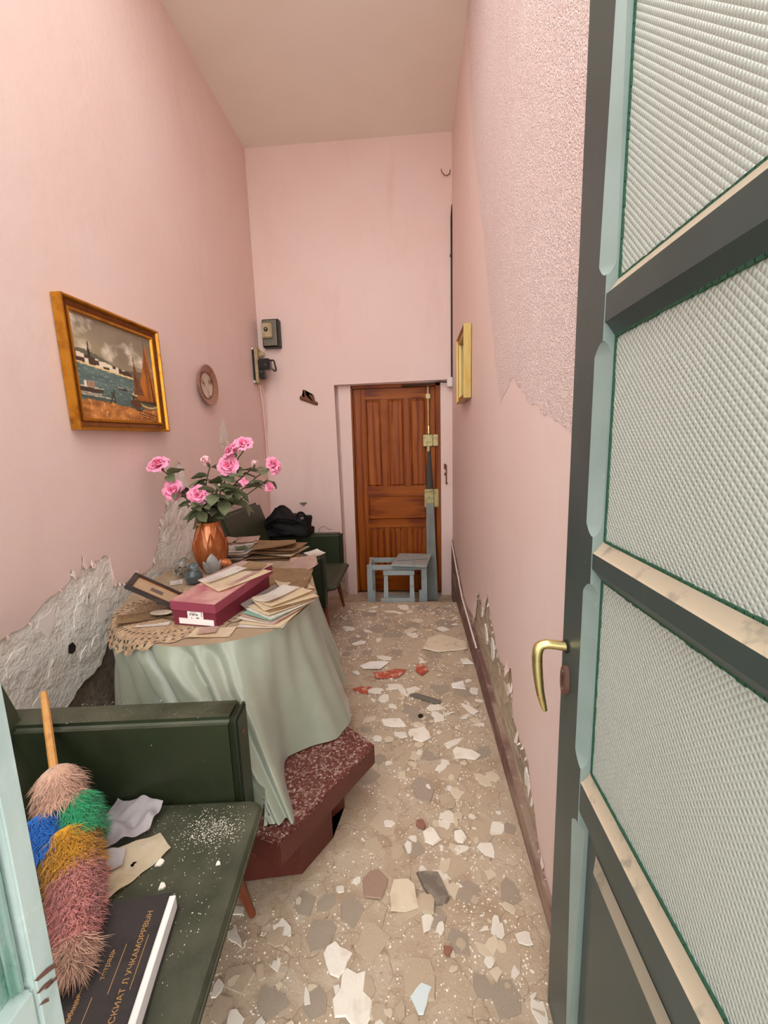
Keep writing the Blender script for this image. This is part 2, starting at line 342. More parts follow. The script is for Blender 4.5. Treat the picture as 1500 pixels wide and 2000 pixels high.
# floor with gentle unevenness
def fz(x, y):
    return .004*noise.noise(Vector((x*4, y*4, 1))) + .0025*noise.noise(Vector((x*15, y*15, 3)))
bm = new()
nx, ny = 80, 160
vv = grid(bm, nx, ny, lambda u, v: Vector((XL-.05+u*(XR-XL+.1), -.1+v*(LIP+.1), 0)))
for row in vv:
    for q in row: q.co.z = fz(q.co.x, q.co.y)
ed = [row[-1] for row in vv]
lo = [bm.verts.new((q.co.x, LIP+rnd.uniform(-.003, .003), LOW-.02)) for q in ed]
for i in range(nx-1): bm.faces.new((ed[i], lo[i], lo[i+1], ed[i+1]))
floor = struct('floor', bm, M['floor'])
floor['label'] = 'dusty beige floor with broken paving and a low step'
struct('lower_floor', bx((XL-.05, LIP-.02, LOW-.1), (XR+.05, D+.3, LOW)), M['floor'], floor)
struct('ceiling', bx((XL-.1, 2.2, H), (XR+.1, D+.1, H+.1)), M['ceiling'])
struct('pavement', bx((-6, -7, -.12), (6, -.1, -.02)), M['outside'])

# left wall: masonry, plaster coat, paint skin with a torn lower edge
wl = struct('wall_left', bx((XL-.13, .1, LOW-.05), (XL-.022, D+.08, H+.05)), M['stone'])
pl = jag([(.1, -.1), (1.40, -.1), (1.46, .28), (1.53, .37), (1.62, .42), (1.75, .45), (1.80, .52), (1.86, .63), (1.95, .66), (2.0, .45), (2.1, -.1), (4.3, -.1)], .025, .007, rnd)
hole = [(1.585, .60), (1.592, .632), (1.612, .636), (1.625, .612), (1.618, .592), (1.60, .588)]
poly = [(XL-.004, p.x, p.y) for p in pl] + [(XL-.004, 4.3, 1.7), (XL-.004, -.3, 1.7)]
struct('plaster_coat', skin(pl, 1.7, XL-.004, -.02), M['plaster'], wl)
bm = prism(new(), [(XL-.001, a, b) for a, b in hole], (-.004, 0, 0)); struct('nail_hole', bm, M['dark'], wl)
edgeL = [(.1, .55), (.6, .66), (1.0, .72), (1.313, .794), (1.40, .80), (1.519, .868), (1.60, .885), (1.63, .90), (1.655, .955), (1.67, .90), (1.70, .915), (1.725, 1.0), (1.745, .93), (1.80, .95), (1.85, .965), (1.885, .95), (1.90, .80), (1.959, .785), (2.04, .80), (2.12, .79), (2.20, .80), (2.235, .86), (2.292, .935), (2.315, 1.03), (2.40, 1.13), (2.445, 1.19), (2.46, 1.29), (2.53, 1.34), (2.58, 1.385), (2.62, 1.37), (2.66, 1.22), (2.73, 1.1), (2.82, 1.02), (3.0, .93), (3.3, .88), (3.7, .80), (4.2, .62), (4.3, .6)]
eL = jag(edgeL, .02, .006, rnd)
poly = [(XL+.003, p.x, p.y) for p in eL] + [(XL+.003, 4.3, H+.02), (XL+.003, -.3, H+.02)]
struct('paint_skin', skin(eL, H+.02, XL+.003, -.006), M['pink'], wl)
# small bare patch higher up
bm = prism(new(), [(XL+.0035, a, b) for a, b in jag([(3.18, 1.50), (3.22, 1.62), (3.28, 1.70), (3.33, 1.60), (3.36, 1.47), (3.28, 1.42), (3.18, 1.50)], .03, .006, rnd)[:-1]], (-.003, 0, 0))
struct('bare_patch', bm, M['plaster'], wl)

def torn_flakes(parent, edge, xs, sign, every, sel):
    k = 0
    for i in range(2, len(edge)-2, every):
        p = edge[i]
        if not sel(p) or rnd.random() < .45: continue
        s = rnd.choice((.006, .009, .013, .02, .03)); a = rnd.uniform(0, 6.28); lift = rnd.uniform(.002, .011)
        pts = []
        n = rnd.randint(4, 6)
        for j in range(n):
            t = a + 2*PI*j/n; r = s*rnd.uniform(.6, 1.2)
            dy, dz = r*math.cos(t)*.7, r*math.sin(t)*1.1
            pts.append((xs + sign*(.0025 + lift*max(0, -dz/s)), p.x+dy, p.y+dz-.004))
        bm = prism(new(), pts, (sign*.0012, 0, 0))
        struct('paint_flake', bm, M['paint_edge'] if rnd.random() < .72 else (M['pink']), parent, smooth=False)
torn_flakes(wl, eL, XL+.003, 1, 2, lambda p: 1.15 < p.x < 2.75)
# plaster scabs, thin uneven leaves of old coat on the bare area
def scab(parent, x, cy, cz, s, m_, sign, name='plaster_scab', th=.003):
    n = rnd.randint(7, 11); pts = []
    for j in range(n):
        t = 2*PI*j/n; r = s*rnd.uniform(.55, 1.15)
        pts.append((x, cy+r*math.cos(t), cz+r*math.sin(t)*1.25))
    struct(name, prism(new(), pts, (sign*th, 0, 0)), m_, parent, smooth=False)
for cy, cz, s in [(1.25,.6,.06),(1.38,.66,.07),(1.52,.76,.06),(1.50,.55,.07),(1.68,.72,.07),(1.72,.82,.05),(1.79,.70,.06),(1.84,.80,.05),(1.66,.56,.05),(1.75,.57,.05),(1.42,.45,.06),(1.30,.42,.05),(2.36,.95,.05),(2.44,1.05,.06),(2.52,1.2,.04),(2.56,1.02,.06)]:
    scab(wl, XL-.004, cy+rnd.uniform(-.02,.02), cz+rnd.uniform(-.02,.02), s*.8, M['plaster'] if rnd.random() < .7 else M['paint_edge'], 1, th=rnd.uniform(.0015, .0035))

# right wall
wr = struct('wall_right', bx((XR+.022, .1, LOW-.05), (XR+.13, D+.08, H+.05)), M['stone'])
struct('render_coat', prism(new(), [(XR+.012, .1, LOW), (XR+.012, 4.3, LOW), (XR+.012, 4.3, 1.2), (XR+.012, .1, 1.2)], (.02, 0, 0)), M['crumble'], wr)
edgeR = [(.1, .02), (.9, .03), (1.1, .06), (1.20, .09), (1.242, .12), (1.29, .19), (1.33, .215), (1.37, .30), (1.42, .31), (1.50, .29), (1.57, .31), (1.61, .32), (1.625, .44), (1.66, .505), (1.76, .45), (1.86, .42), (1.93, .42), (2.0, .47), (2.1, .52), (2.18, .58), (2.23, .62), (2.30, .56), (2.36, .44), (2.44, .50), (2.55, .515), (2.63, .45), (2.70, .28), (3.0, .22), (3.3, .22), (3.7, .34), (4.3, .48)]
eR = jag(edgeR, .02, .006, rnd)
poly = [(XR, p.x, p.y) for p in eR]
i_cut = 1.95
struct('paint_skin', skin(eR, H+.02, XR, .008), M['pink'], wr)
# older, thicker roller coat on the upper near part of the wall, with a frayed lower edge
lowe = jag([(.1, 1.32), (.9, 1.40), (1.12, 1.48), (1.25, 1.52), (1.45, 1.57), (1.72, 1.70), (1.95, 1.62), (2.15, 1.95), (2.5, 2.6), (2.9, 3.3), (3.2, H+.02)], .03, .012, rnd)
struct('roller_coat', skin(lowe, H+.02, XR-.0015, .002), M['pink_worm'], wr)
torn_flakes(wr, eR, XR, -1, 2, lambda p: 1.1 < p.x < 2.75)
for cy, cz, s in [(2.5,.40,.05),(2.3,.36,.06),(2.1,.36,.07),(1.95,.32,.05),(1.8,.30,.06),(1.68,.30,.05),(1.55,.22,.05),(1.42,.2,.04),(1.33,.14,.03),(2.0,.42,.04),(2.2,.48,.04),(1.74,.36,.04)]:
    scab(wr, XR+.012, cy, cz, s*.8, M['crumble'] if rnd.random() < .6 else M['plaster'], -1, 'render_scab', rnd.uniform(.003, .008))
# blue and orange patch of older paint showing through
scab(wr, XR+.012, 1.335, .235, .016, mat('old_blue_paint', (120, 160, 172), .7), -1, 'old_blue_paint', .004)
scab(wr, XR+.012, 1.30, .165, .018, mat('old_orange_paint', (222, 160, 120), .7), -1, 'old_orange_paint', .005)

def bb_top(y):
    P_ = [(.3, .07), (1.2, .08), (1.7, .105), (2.3, .14), (3.25, .20), (LIP, .31), (D, .47)]
    for (a, za), (b, zb) in zip(P_, P_[1:]):
        if a <= y <= b: return za+(zb-za)*(y-a)/(b-a)
    return P_[-1][1]
bm = new(); prev = None
for y, zb in [(.3, -.004)]+[(.3+.17*k, -.004) for k in range(1, 20)]+[(LIP-.001, -.004), (LIP+.004, LOW), (LIP+.25, LOW), (D-.001, LOW)]:
    wob = .0015*noise.noise(Vector((y*7, 2, 2)))
    sec = [bm.verts.new(p) for p in ((XR-.017+wob, y, zb), (XR-.015+wob, y, bb_top(y)), (XR+.02, y, bb_top(y)), (XR+.02, y, zb))]
    if prev:
        for k in range(4): bm.faces.new((prev[k], prev[(k+1) % 4], sec[(k+1) % 4], sec[k]))
    else: bm.faces.new(sec)
    prev = sec
bm.faces.new(prev)
bbo = struct('baseboard_right', bm, M['skirt'], smooth=False)
bm = new(); tube(bm, [(XR-.017, 2.5, .165), (XR-.017, 3.25, .205), (XR-.017, LIP, .315), (XR-.017, D, .475)], .006, 6)
struct('top_bead', bm, M['paint_edge'], bbo)

# back wall with door recess
bm = prism(new(), [(XL-.05, D, LOW), (-.742, D, LOW), (-.765, D, 2.055), (XL-.05, D, 2.055)], (0, .05, 0))
prism(bm, [(XL-.05, D, 2.055), (-.765, D, 2.055), (XR+.05, D, 2.066), (XR+.05, D, H+.03)], (0, .05, 0)); prism(bm, [(XL-.05, D, 2.055), (XR+.05, D, H+.03), (XL-.05, D, H+.03)], (0, .05, 0))
bmesh.ops.remove_doubles(bm, verts=bm.verts, dist=.0001)
wb = struct('wall_back', bm, M['pink'], smooth=False)
struct('side_post', prism(new(), [(-.722, D+.07, LOW), (-.622, D+.07, LOW), (-.612, D+.07, 2.07), (-.738, D+.07, 2.07)], (0, .10, 0)), M['pink'], wb, smooth=False)
struct('side_post', bx((.286, D+.035, LOW), (XR+.05, D+.17, 2.07), .004), M['pink'], wb)
struct('recess_side', bx((-.86, D+.045, LOW), (-.79, D+.17, 2.12)), M['pink'], wb)
struct('recess_back', bx((-.80, D+.13, LOW), (-.70, D+.165, 2.07)), M['pink'], wb)
struct('soffit', bx((-.80, D+.04, 2.052), (XR+.05, D+.3, 2.12)), M['pink'], wb)
struct('backing', bx((-.9, D+.17, LOW-.05), (XR+.05, D+.22, 2.2)), M['dark'], wb)
struct('plaster_chip', prism(new(), [(-.80, D-.002, .50), (-.745, D-.002, .52), (-.742, D-.002, .30), (-.735, D-.002, LOW), (-.80, D-.002, LOW)], (0, -.012, 0)), M['crumble'], wb, smooth=False)

# wooden door in the recess
dy = D+.14
d1 = thing('door_1', 'brown varnished panelled wooden door at the end of the room', 'door', (-.17, dy, LOW+.02), kind='structure')
del d1['category']
X0, X1, Z0, Z1 = -.596, .235, LOW+.02, 2.02
def dpart(n, lo, hi, bev, m_): return W(n, bx(lo, hi, bev), M[m_], d1)
dpart('frame_side', (X0-.05, dy-.035, Z0), (X0-.004, dy+.03, Z1+.035), .004, 'wood')
dpart('frame_side', (X1+.004, dy-.035, Z0), (X1+.05, dy+.03, Z1+.035), .004, 'wood')
dpart('frame_head', (X0-.05, dy-.035, Z1+.004), (X1+.05, dy+.03, Z1+.035), .004, 'wood_h')
cols = [(X0+.115, X0+.285), (X0+.345, X0+.515), (X0+.575, X0+.745)]
zs = dict(up=(1.02, 1.91), mid=(.66, .92), lo=(.06, .585))
dpart('stile', (X0, dy-.02, Z0), (cols[0][0], dy+.02, Z1), .004, 'wood')
dpart('stile', (cols[2][1], dy-.02, Z0), (X1, dy+.02, Z1), .004, 'wood')
for a, b in ((1.91, Z1), (.92, 1.02), (.585, .66), (Z0, .06)):
    dpart('rail', (cols[0][0], dy-.02, a), (cols[2][1], dy+.02, b), .004, 'wood_h')
for i in (0, 1):
    for z in ('up', 'lo'):
        dpart('mullion', (cols[i][1], dy-.02, zs[z][0]), (cols[i+1][0], dy+.02, zs[z][1]), .004, 'wood')
def raised(x0, x1, z0, z1, m_, arch=False):
    bm = new(); box(bm, (x0-.005, dy-.004, z0-.005), (x1+.005, dy+.012, z1+.005))
    a, b = .010, .024
    if not arch:
        pts0 = [(x0+a, dy-.004, z0+a), (x1-a, dy-.004, z0+a), (x1-a, dy-.004, z1-a), (x0+a, dy-.004, z1-a)]
        pts1 = [(x0+b, dy-.016, z0+b), (x1-b, dy-.016, z0+b), (x1-b, dy-.016, z1-b), (x0+b, dy-.016, z1-b)]
    else:
        def ar(i_, y, rise):
            L_ = [(x0+i_, y, z0+i_), (x1-i_, y, z0+i_)]
            for k in range(9):
                t = k/8; L_.append((x1-i_-(x1-x0-2*i_)*t, y, z1-i_-.012 - rise*math.sin(PI*t)*.5))
            return L_
        pts0, pts1 = ar(a, dy-.004, .035), ar(b, dy-.016, .035)
    A = [bm.verts.new(p) for p in pts0]; B_ = [bm.verts.new(p) for p in pts1]; n = len(A)
    for i in range(n): bm.faces.new((A[i], A[(i+1) % n], B_[(i+1) % n], B_[i]))
    bm.faces.new(B_)
    W('raised_panel', bm, M[m_], d1, smooth=False)
for x0, x1 in cols:
    raised(x0, x1, *zs['up'], 'wood'); raised(x0, x1, *zs['lo'], 'wood', True)
raised(cols[0][0], cols[2][1], *zs['mid'], 'wood_h')
# door ironmongery: surface bolt and two lock cases
W('bolt_rod', tube(new(), [(.165, dy-.035, 2.02), (.165, dy-.035, 1.60)], .011, 10), M['brass'], d1)
W('rod_guide', bx((.143, dy-.05, 1.90), (.187, dy-.02, 1.95), .005), M['brass_old'], d1)
W('rod_end', lathe(new(), [(.013, 0), (.02, .02), (.013, .05), (.018, .07), (.012, .09)], 12, (.168, dy-.037, 1.545)), M['brass'], d1)
W('lock_case', bx((.112, dy-.06, 1.43), (.205, dy-.02, 1.545), .006), M['brass_old'], d1)
W('lock_keep', bx((.21, dy-.062, 1.43), (.262, dy-.02, 1.545), .006), M['brass_old'], d1)
W('key', bx((.15, dy-.075, 1.375), (.175, dy-.05, 1.43), .006), M['brass_old'], d1)
bm = tube(new(), [(.172, dy-.04, 1.40), (.168, dy-.04, 1.2), (.172, dy-.04, .99)], [.012, .03, .04], 10); rot_bm(bm, Matrix.Translation((0, dy-.04, 0)) @ Matrix.Diagonal((1, .25, 1, 1)) @ Matrix.Translation((0, -(dy-.04), 0)))
W('pull_plate', bm, M['meter_dark'], d1)
W('rim_lock', bx((.118, dy-.066, .80), (.212, dy-.02, .99), .006), M['brass_old'], d1)
W('rim_keep', bx((.217, dy-.06, .80), (.262, dy-.02, .99), .006), M['brass_old'], d1)
bm = new(); cyl(bm, (.165, dy-.07, .90), (.165, dy-.06, .90), .014); W('keyhole_rose', bm, M['steel'], d1)

# glazed entrance leaf folded back along the right wall
d2 = thing('door_2', 'grey-green glazed entrance door standing open with knobbly glass', 'door', (XR-.053, .55, .01), kind='structure'); del d2['category']
FX, BX, GX = .327, .367, .349
YA, YB, YI = .20, .892, .768
rails = [(1.645, 1.69), (1.213, 1.243), (.70, .765)]
TOPZ = 2.62
def chamf(z):
    best = 9
    for a, b in rails+[(TOPZ-.1, TOPZ), (.0, .1)]:
        best = min(best, 0 if a-.03 < z < b+.03 else min(abs(z-(a-.03)), abs(z-(b+.03))))
    return min(1, best/.022)**.5 if best > 0 else 0
def stile(y_in, y_out, name):
    s = 1 if y_out > y_in else -1
    zl = set([.01, TOPZ])
    for a, b in rails:
        for o_ in (-.052, -.046, -.04, -.035, -.031, -.03, .0): zl.add(a+o_)
        for o_ in (.052, .046, .04, .035, .031, .03, .0): zl.add(b+o_)
    zl = sorted(zl); bm = new(); rings = []
    for z in zl:
        c = chamf(z); cw, cd = .0006+.030*c, .0004+.012*c
        rings.append([bm.verts.new(p) for p in ((FX, y_out, z), (BX, y_out, z), (BX, y_in, z), (FX+cd+.003*c, y_in, z), (FX+cd, y_in+s*cw*.25, z), (FX, y_in+s*cw, z))])
    for i in range(len(rings)-1):
        for k in range(6):
            q = bm.faces.new((rings[i][k], rings[i][(k+1) % 6], rings[i+1][(k+1) % 6], rings[i+1][k]))
            if k in (2, 3, 4): q.material_index = 1  # paler tone on the stile's inner reveal and chamfer faces
    bm.faces.new(rings[0]); bm.faces.new(rings[-1])
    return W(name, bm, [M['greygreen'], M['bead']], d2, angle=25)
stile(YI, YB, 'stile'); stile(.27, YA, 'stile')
def rail(z0, z1, bot=True, top=True):
    zt = z1+(.022 if top else 0); zb = z0-(.022 if bot else 0)
    sec = [(FX+.001, z0), (FX+.001, z1), (FX+.006, z1+(.004 if top else 0)), (GX-.003, zt), (BX-.001, zt), (BX-.001, zb), (GX-.003, zb), (FX+.006, z0-(.004 if bot else 0))]
    bm = new(); a = [bm.verts.new((x, .272, z)) for x, z in sec]; b = [bm.verts.new((x, YI-.0005, z)) for x, z in sec]
    for i in range(8): bm.faces.new((a[i], a[(i+1) % 8], b[(i+1) % 8], b[i]))
    bm.faces.new(a); bm.faces.new(b); W('rail', bm, M['greygreen'], d2, angle=20)
for a, b in rails: rail(a, b)
rail(TOPZ-.09, TOPZ, True, False); rail(.01, .12, False, True)
edges = [(rails[0][1]+.022, TOPZ-.112), (rails[1][1]+.022, rails[0][0]-.022), (rails[2][1]+.022, rails[1][0]-.022)]
for a, b in edges:
    W('glass_pane', bx((GX, .272, a), (GX+.005, YI-.001, b)), M['obscured'], d2)
    bm = new()
    pr_ = random.Random(int(a*100))
    for yy in [.30+.012*k for k in range(39)]:
        for zz in (a, b):
            r = pr_.uniform(.0015, .0035); box(bm, (GX-.004, yy-.006, zz-r), (GX+.001, yy+.007, zz+r))
    zz = a
    while zz < b:
        r = pr_.uniform(.0015, .004); box(bm, (GX-.003, YI-.001-r, zz), (GX+.001, YI, min(b, zz+.013))); zz += .012
    W('putty_line', bm, M['putty'], d2, smooth=False)
W('lower_panel', bx((GX, .272, .142), (GX+.012, YI-.001, .678)), M['greygreen'], d2)
bm = new()
a = [(GX-.001, .30, .17), (GX-.001, YI-.04, .17), (GX-.001, YI-.04, .638), (GX-.001, .30, .638)]
b = [(GX-.013, .325, .195), (GX-.013, YI-.058, .195), (GX-.013, YI-.058, .618), (GX-.013, .325, .618)]
A = [bm.verts.new(p) for p in a]; B_ = [bm.verts.new(p) for p in b]
for i in range(4): bm.faces.new((A[i], A[(i+1) % 4], B_[(i+1) % 4], B_[i]))
bm.faces.new(B_); W('raised_field', bm, M['greygreen'], d2, smooth=False)
# lever handle, hanging straight down on a sprung-out spindle
hp = [(.330, .868, 1.008), (.30, .872, 1.010), (.285, .874, 1.010), (.273, .876, 1.004), (.268, .876, .990), (.268, .876, .965), (.271, .875, .93), (.276, .874, .895), (.283, .873, .866), (.287, .872, .852)]
hp = catmull(hp, 4, False)
hr = [.0105 if i < 12 else (.0115 if i < 20 else max(.004, .0115-.0062*((i-20)/(len(hp)-21))**1.4)) for i in range(len(hp))]
h = W('lever_handle', tube(new(), hp, hr, 14), M['brass'], d2); h['label'] = 'worn brass lever hanging down'
bm = new(); cyl(bm, (.3265, .868, 1.008), (.3235, .868, 1.008), .0145); W('handle_rose', bm, M['dark'], d2)
bm = new(); n = 24
A = [bm.verts.new((.3265, .858+.0165*math.cos(2*PI*k/n), .935+.034*math.sin(2*PI*k/n))) for k in range(n)]
B_ = [bm.verts.new((.317, .858+.0155*math.cos(2*PI*k/n), .935+.033*math.sin(2*PI*k/n))) for k in range(n)]
for k in range(n): bm.faces.new((A[k], A[(k+1) % n], B_[(k+1) % n], B_[k]))
bm.faces.new(A); bm.faces.new(B_)
esc = W('escutcheon', bm, M['raw'], d2); esc['label'] = 'brown oval keyhole plate'
bm = new(); cyl(bm, (.3175, .858, .943), (.3162, .858, .943), .0045); box(bm, (.3162, .8555, .925), (.3175, .8605, .942)); 
k_ = W('keyhole', bm, M['black'], d2)
for z in (.915, .957):
    bm = new(); cyl(bm, (.3172, .858, z), (.3158, .858, z), .0028, 8); W('screw', bm, M['steel'], d2)

# narrow fixed leaf on the other side
d3 = thing('door_3', 'weathered mint-green narrow door leaf with scraped paint', 'door', (-.42, .17, .01), kind='structure'); del d3['category']
W('stile', bx((-.44, .322, .01), (-.40, .345, TOPZ), .002), M['mint'], d3)
W('stile', bx((-.44, 0.0, .01), (-.40, .045, TOPZ), .003), M['mint'], d3)
for a, b in ((.80, .905), (.01, .15), (1.85, 1.95), (TOPZ-.1, TOPZ)):
    W('rail', bx((-.44, .045, a), (-.402, .322, b), .003), M['mint'], d3)
for a, b in ((.905, 1.85), (.15, .80), (1.95, TOPZ-.1)):
    W('panel', bx((-.43, .045, a), (-.418, .322, b)), M['mint_worn'], d3)
    bm = new(); box(bm, (-.42, .309, a), (-.407, .322, b), .005); W('bead', bm, M['mint_worn'], d3)
for (y0, z0, y1, z1, w_) in ((.3445, .900, .324, .911, .0035), (.338, .889, .3235, .896, .0025), (.3435, .884, .332, .888, .002), (.331, .874, .324, .880, .0025)):
    bm = prism(new(), [(-.3995, y0, z0-w_), (-.3995, y1, z1-w_*.6), (-.3995, y1-.003, z1+w_*.8), (-.3995, (y0+y1)/2, (z0+z1)/2+w_), (-.3995, y0, z0+w_*.5)], (.0006, 0, 0))
    W('paint_scrape', bm, M['raw'], d3, smooth=False)
# door posts the two leaves hang on
t1 = struct('trim_1', bx((-.50, -.10, -.02), (-.40, -.002, 2.7), .004), M['mint'])
t2 = struct('trim_2', bx((.325, .10, -.005), (XR-.002, .198, 2.7), .004), M['greygreen'])

# ------------------------------------------------------------------ furniture
def taper_leg(bm, a, b, r0, r1): return tube(bm, [a, (Vector(a)+Vector(b))/2, b], [r0, (r0+r1)/2, r1], 14)
def rounded_rect(x0, x1, y0, y1, r, z, n=6, corners=(1, 1, 1, 1)):
    pts = []
    for (cx, cy, a0, on_) in ((x1, y1, 0, corners[0]), (x0, y1, 90, corners[1]), (x0, y0, 180, corners[2]), (x1, y0, 270, corners[3])):
        if not on_: pts.append((cx, cy, z)); continue
        ox, oy = cx - r*(1 if cx == x1 else -1), cy - r*(1 if cy == y1 else -1)
        for k in range(n+1):
            t = math.radians(a0 + 90*k/n); pts.append((ox+r*math.cos(t), oy+r*math.sin(t), z))
    return pts
def armchair(loc, label, group, rz=0):
    t = thing('armchair', label, 'armchair', loc, math.radians(rz), group)
    # seat: thin upholstered slab, crowned, rounded front corners
    bm = new()
    rings = []
    for inset, z in ((.012, .384), (.0, .392), (.0, .408), (.007, .417), (.02, .4205)):
        rings.append([bm.verts.new(p) for p in rounded_rect(-.68, 0-inset, -.322+inset*.6, .322-inset*.6, .036, z, 6, (1, 0, 0, 1))])
    n = len(rings[0])
    for i in range(len(rings)-1):
        for k in range(n): bm.faces.new((rings[i][k], rings[i][(k+1) % n], rings[i+1][(k+1) % n], rings[i+1][k]))
    bm.faces.new(rings[0]); bm.faces.new(rings[-1])
    O('seat', bm, M['vinyl'], t)
    bm = tube(new(), [Vector(p)+Vector((.002, 0, 0)) for p in rounded_rect(-.68, 0, -.322, .322, .036, .402, 6, (1, 0, 0, 1)) if p[0] > -.6][::-1] if False else [Vector((-.55, .324, .402))]+[Vector((p[0]+.001, p[1]*1.003, p[2])) for p in rounded_rect(-.68, 0, -.322, .322, .036, .402, 6, (1, 0, 0, 1)) if p[0] > -.06 and p[1] > 0][::-1]+[Vector((p[0]+.001, p[1]*1.003, p[2])) for p in rounded_rect(-.68, 0, -.322, .322, .036, .402, 6, (1, 0, 0, 1)) if p[0] > -.06 and p[1] < 0][::-1]+[Vector((-.55, -.324, .402))], .0045, 6)
    O('piping', bm, M['vinyl'], t)
    O('seat_base', bx((-.66, -.29, .32), (-.09, .29, .386), .01), M['vinyl_dark'], t)
    # reclined backrest
    bm = bx((-.05, -.395, 0), (.05, .395, .60), .028, 3)
    rot_bm(bm, Matrix.Translation((-.66, 0, .40)) @ Matrix.Rotation(-math.radians(19), 4, 'Y'))
    O('backrest', bm, M['vinyl'], t)
    for s in (-1, 1):
        y0, y1 = (.327, .437) if s > 0 else (-.437, -.327)
        bm = bx((-.86, y0, .275), (-.07, y1, .68), .016, 3)
        a = O('armrest', bm, M['vinyl'], t)
        bm = bx((-.0695, y0+.014, .29), (-.062, y1-.014, .665), .003); O('end_panel', bm, M['vinyl'], a)
        bm = new(); P_ = rounded_rect(y0+.008, y1-.008, .284, .672, .012, 0, 3)
        tube(bm, [(-.069, p[0], p[1]) for p in P_+P_[:1]], .004, 6); O('piping', bm, M['vinyl_dark'], a)
        bm = new(); cyl(bm, (-.0625, (y0+y1)/2, .60), (-.0595, (y0+y1)/2, .60), .008, 10); O('rusty_stud', bm, M['rust'], a)
        for x in (-.085, -.70):
            bm = taper_leg(new(), (x-.03 if x > -.4 else x+.02, s*.27, .33), (x+.02 if x > -.4 else x-.05, s*.325, .006), .024, .011)
            O('leg', bm, M['legwood'], t)
    return t
armchair((-.431, .7395, 0), 'dark green vinyl armchair nearest the entrance, holding the feather duster and book', 'matching green armchairs', 5.5)
armchair((-.585, 3.26, 0), 'dark green vinyl armchair in the far corner behind the draped table', 'matching green armchairs')

# red terrazzo step block
sp = thing('terrazzo_step', 'dark red terrazzo step on a recessed plinth beside the table', 'step', (-.45, 1.4, 0))
top = [(-.429, 1.07), (-.173, 1.508), (-.274, 1.60), (-.75, 1.95), (-.92, 1.36), (-.60, 1.165), (-.512, 1.095)]
bm = prism(new(), [(x, y, .166) for x, y in top], (0, 0, .084)); bmesh.ops.bevel(bm, geom=[e for e in bm.edges if len(e.link_faces) == 2 and e.calc_face_angle(0) > .3], offset=.004, segments=2, affect='EDGES')
W('slab', bm, M['terrazzo'], sp)
pl_ = [(-.403, 1.19), (-.322, 1.325), (-.36, 1.39), (-.30, 1.46), (-.40, 1.58), (-.72, 1.85), (-.88, 1.38), (-.60, 1.155)]
W('plinth', prism(new(), [(x, y, .003) for x, y in pl_], (0, 0, .163)), M['terrazzo'], sp, smooth=False)

# draped table
TZ = .75
tb = [(-.475, 1.86), (-.493, 1.64), (-.55, 1.49), (-.69, 1.39), (-.88, 1.35), (-1.067, 1.405), (-1.25, 1.56), (-1.36, 1.75), (-1.43, 2.0), (-1.455, 2.35), (-1.42, 2.66), (-1.2, 2.765), (-.92, 2.755), (-.73, 2.60), (-.615, 2.32), (-.527, 2.06)]
bt = [(-.355, 1.92), (-.295, 1.57), (-.505, 1.42), (-.405, 1.145), (-.505, 1.15), (-.60, 1.21), (-1.06, 1.345), (-1.25, 1.55), (-1.37, 1.95), (-1.462, 2.35), (-1.44, 2.70), (-1.2, 2.785), (-.90, 2.785), (-.66, 2.68), (-.52, 2.42), (-.42, 2.16)]
table = thing('side_table', 'oval table hidden under a sage green satin cloth', 'table', (-.95, 2.05, 0))
NS = 24
T3 = catmull([(x, y, TZ) for x, y in tb], NS)
W('tabletop', prism(new(), [(p.x+(-.95-p.x)*.02, p.y+(2.05-p.y)*.02, TZ-.03) for p in T3[::4]], (0, 0, .027)), M['tabletop'], table)
bm = lathe(new(), [(.20, 0.0), (.20, .03), (.06, .06), (.05, .3), (.05, .66), (.16, .715)], 24, (-1.02, 2.25, .004)); W('pedestal', bm, M['legwood'], table)
# satin cloth
cl = thing('tablecloth', 'sage green satin tablecloth falling in deep folds to the red step', 'tablecloth', (-.95, 2.05, .2))
# bottom outline as Catmull through key points, folds added along the way
B3 = catmull([(x, y, .256) for x, y in bt], NS)
bm = new(); NV = 26; n = len(T3)
rr = random.Random(5)
def fold(i, v):
    s = i/n*2*PI
    a = math.sin(s*15+1.2*math.sin(s*5)+.5*v) + .5*math.sin(s*31+2*math.sin(s*3)+1-.8*v)
    kk = (i/NS) % 16
    pleat = 1-2*abs(math.sin((kk*3.1+.5*math.sin(kk*2.3)+.35*v)*PI/2))**.55
    wgt = max(0, min(1, (kk-3.3)*2))*max(0, min(1, 8.5-kk))
    return a*(1-wgt)+pleat*wgt*.8
vv = []
for i in range(n):
    a, b = T3[i], B3[i]
    t0 = (T3[(i+1) % n]-T3[i-1]); nr = Vector((t0.y, -t0.x, 0)).normalized()
    kk = (i/NS) % 16
    amp = .050 if 4.6 < kk < 8 else (.009 if (kk > 13 or kk < 2.2) else (.007 if kk < 4.6 else .016))
    if 3.0 < kk < 4.6: amp = .007+.045*min(1, (kk-3.0)/1.1)
    col_ = []
    for j in range(NV):
        v = j/(NV-1)
        w = v**1.15
        p = a.lerp(b, w); p.z = TZ+.004 - (TZ+.004-b.z)*v
        rim = math.exp(-v*22)
        p = p + nr*(fold(i, v)*amp*min(1, v*9)*(.7+.3*v)) + nr*(.008*(1-rim))
        # pulled diagonal creases
        p = p + nr*(.006*math.sin(i*.42 + v*11)*math.exp(-((v-.35)/.22)**2)*(1 if 3 < kk < 9 else .3))
        p.x = max(p.x, XL+.012)
        if p.x < -.50: p.y = max(p.y, 1.187+.096*(p.x+.50))
        col_.append(bm.verts.new(p))
    vv.append(col_)
for i in range(n):
    for j in range(NV-1): bm.faces.new((vv[i][j], vv[(i+1) % n][j], vv[(i+1) % n][j+1], vv[i][j+1]))
W('drape', bm, M['satin'], cl, angle=80)
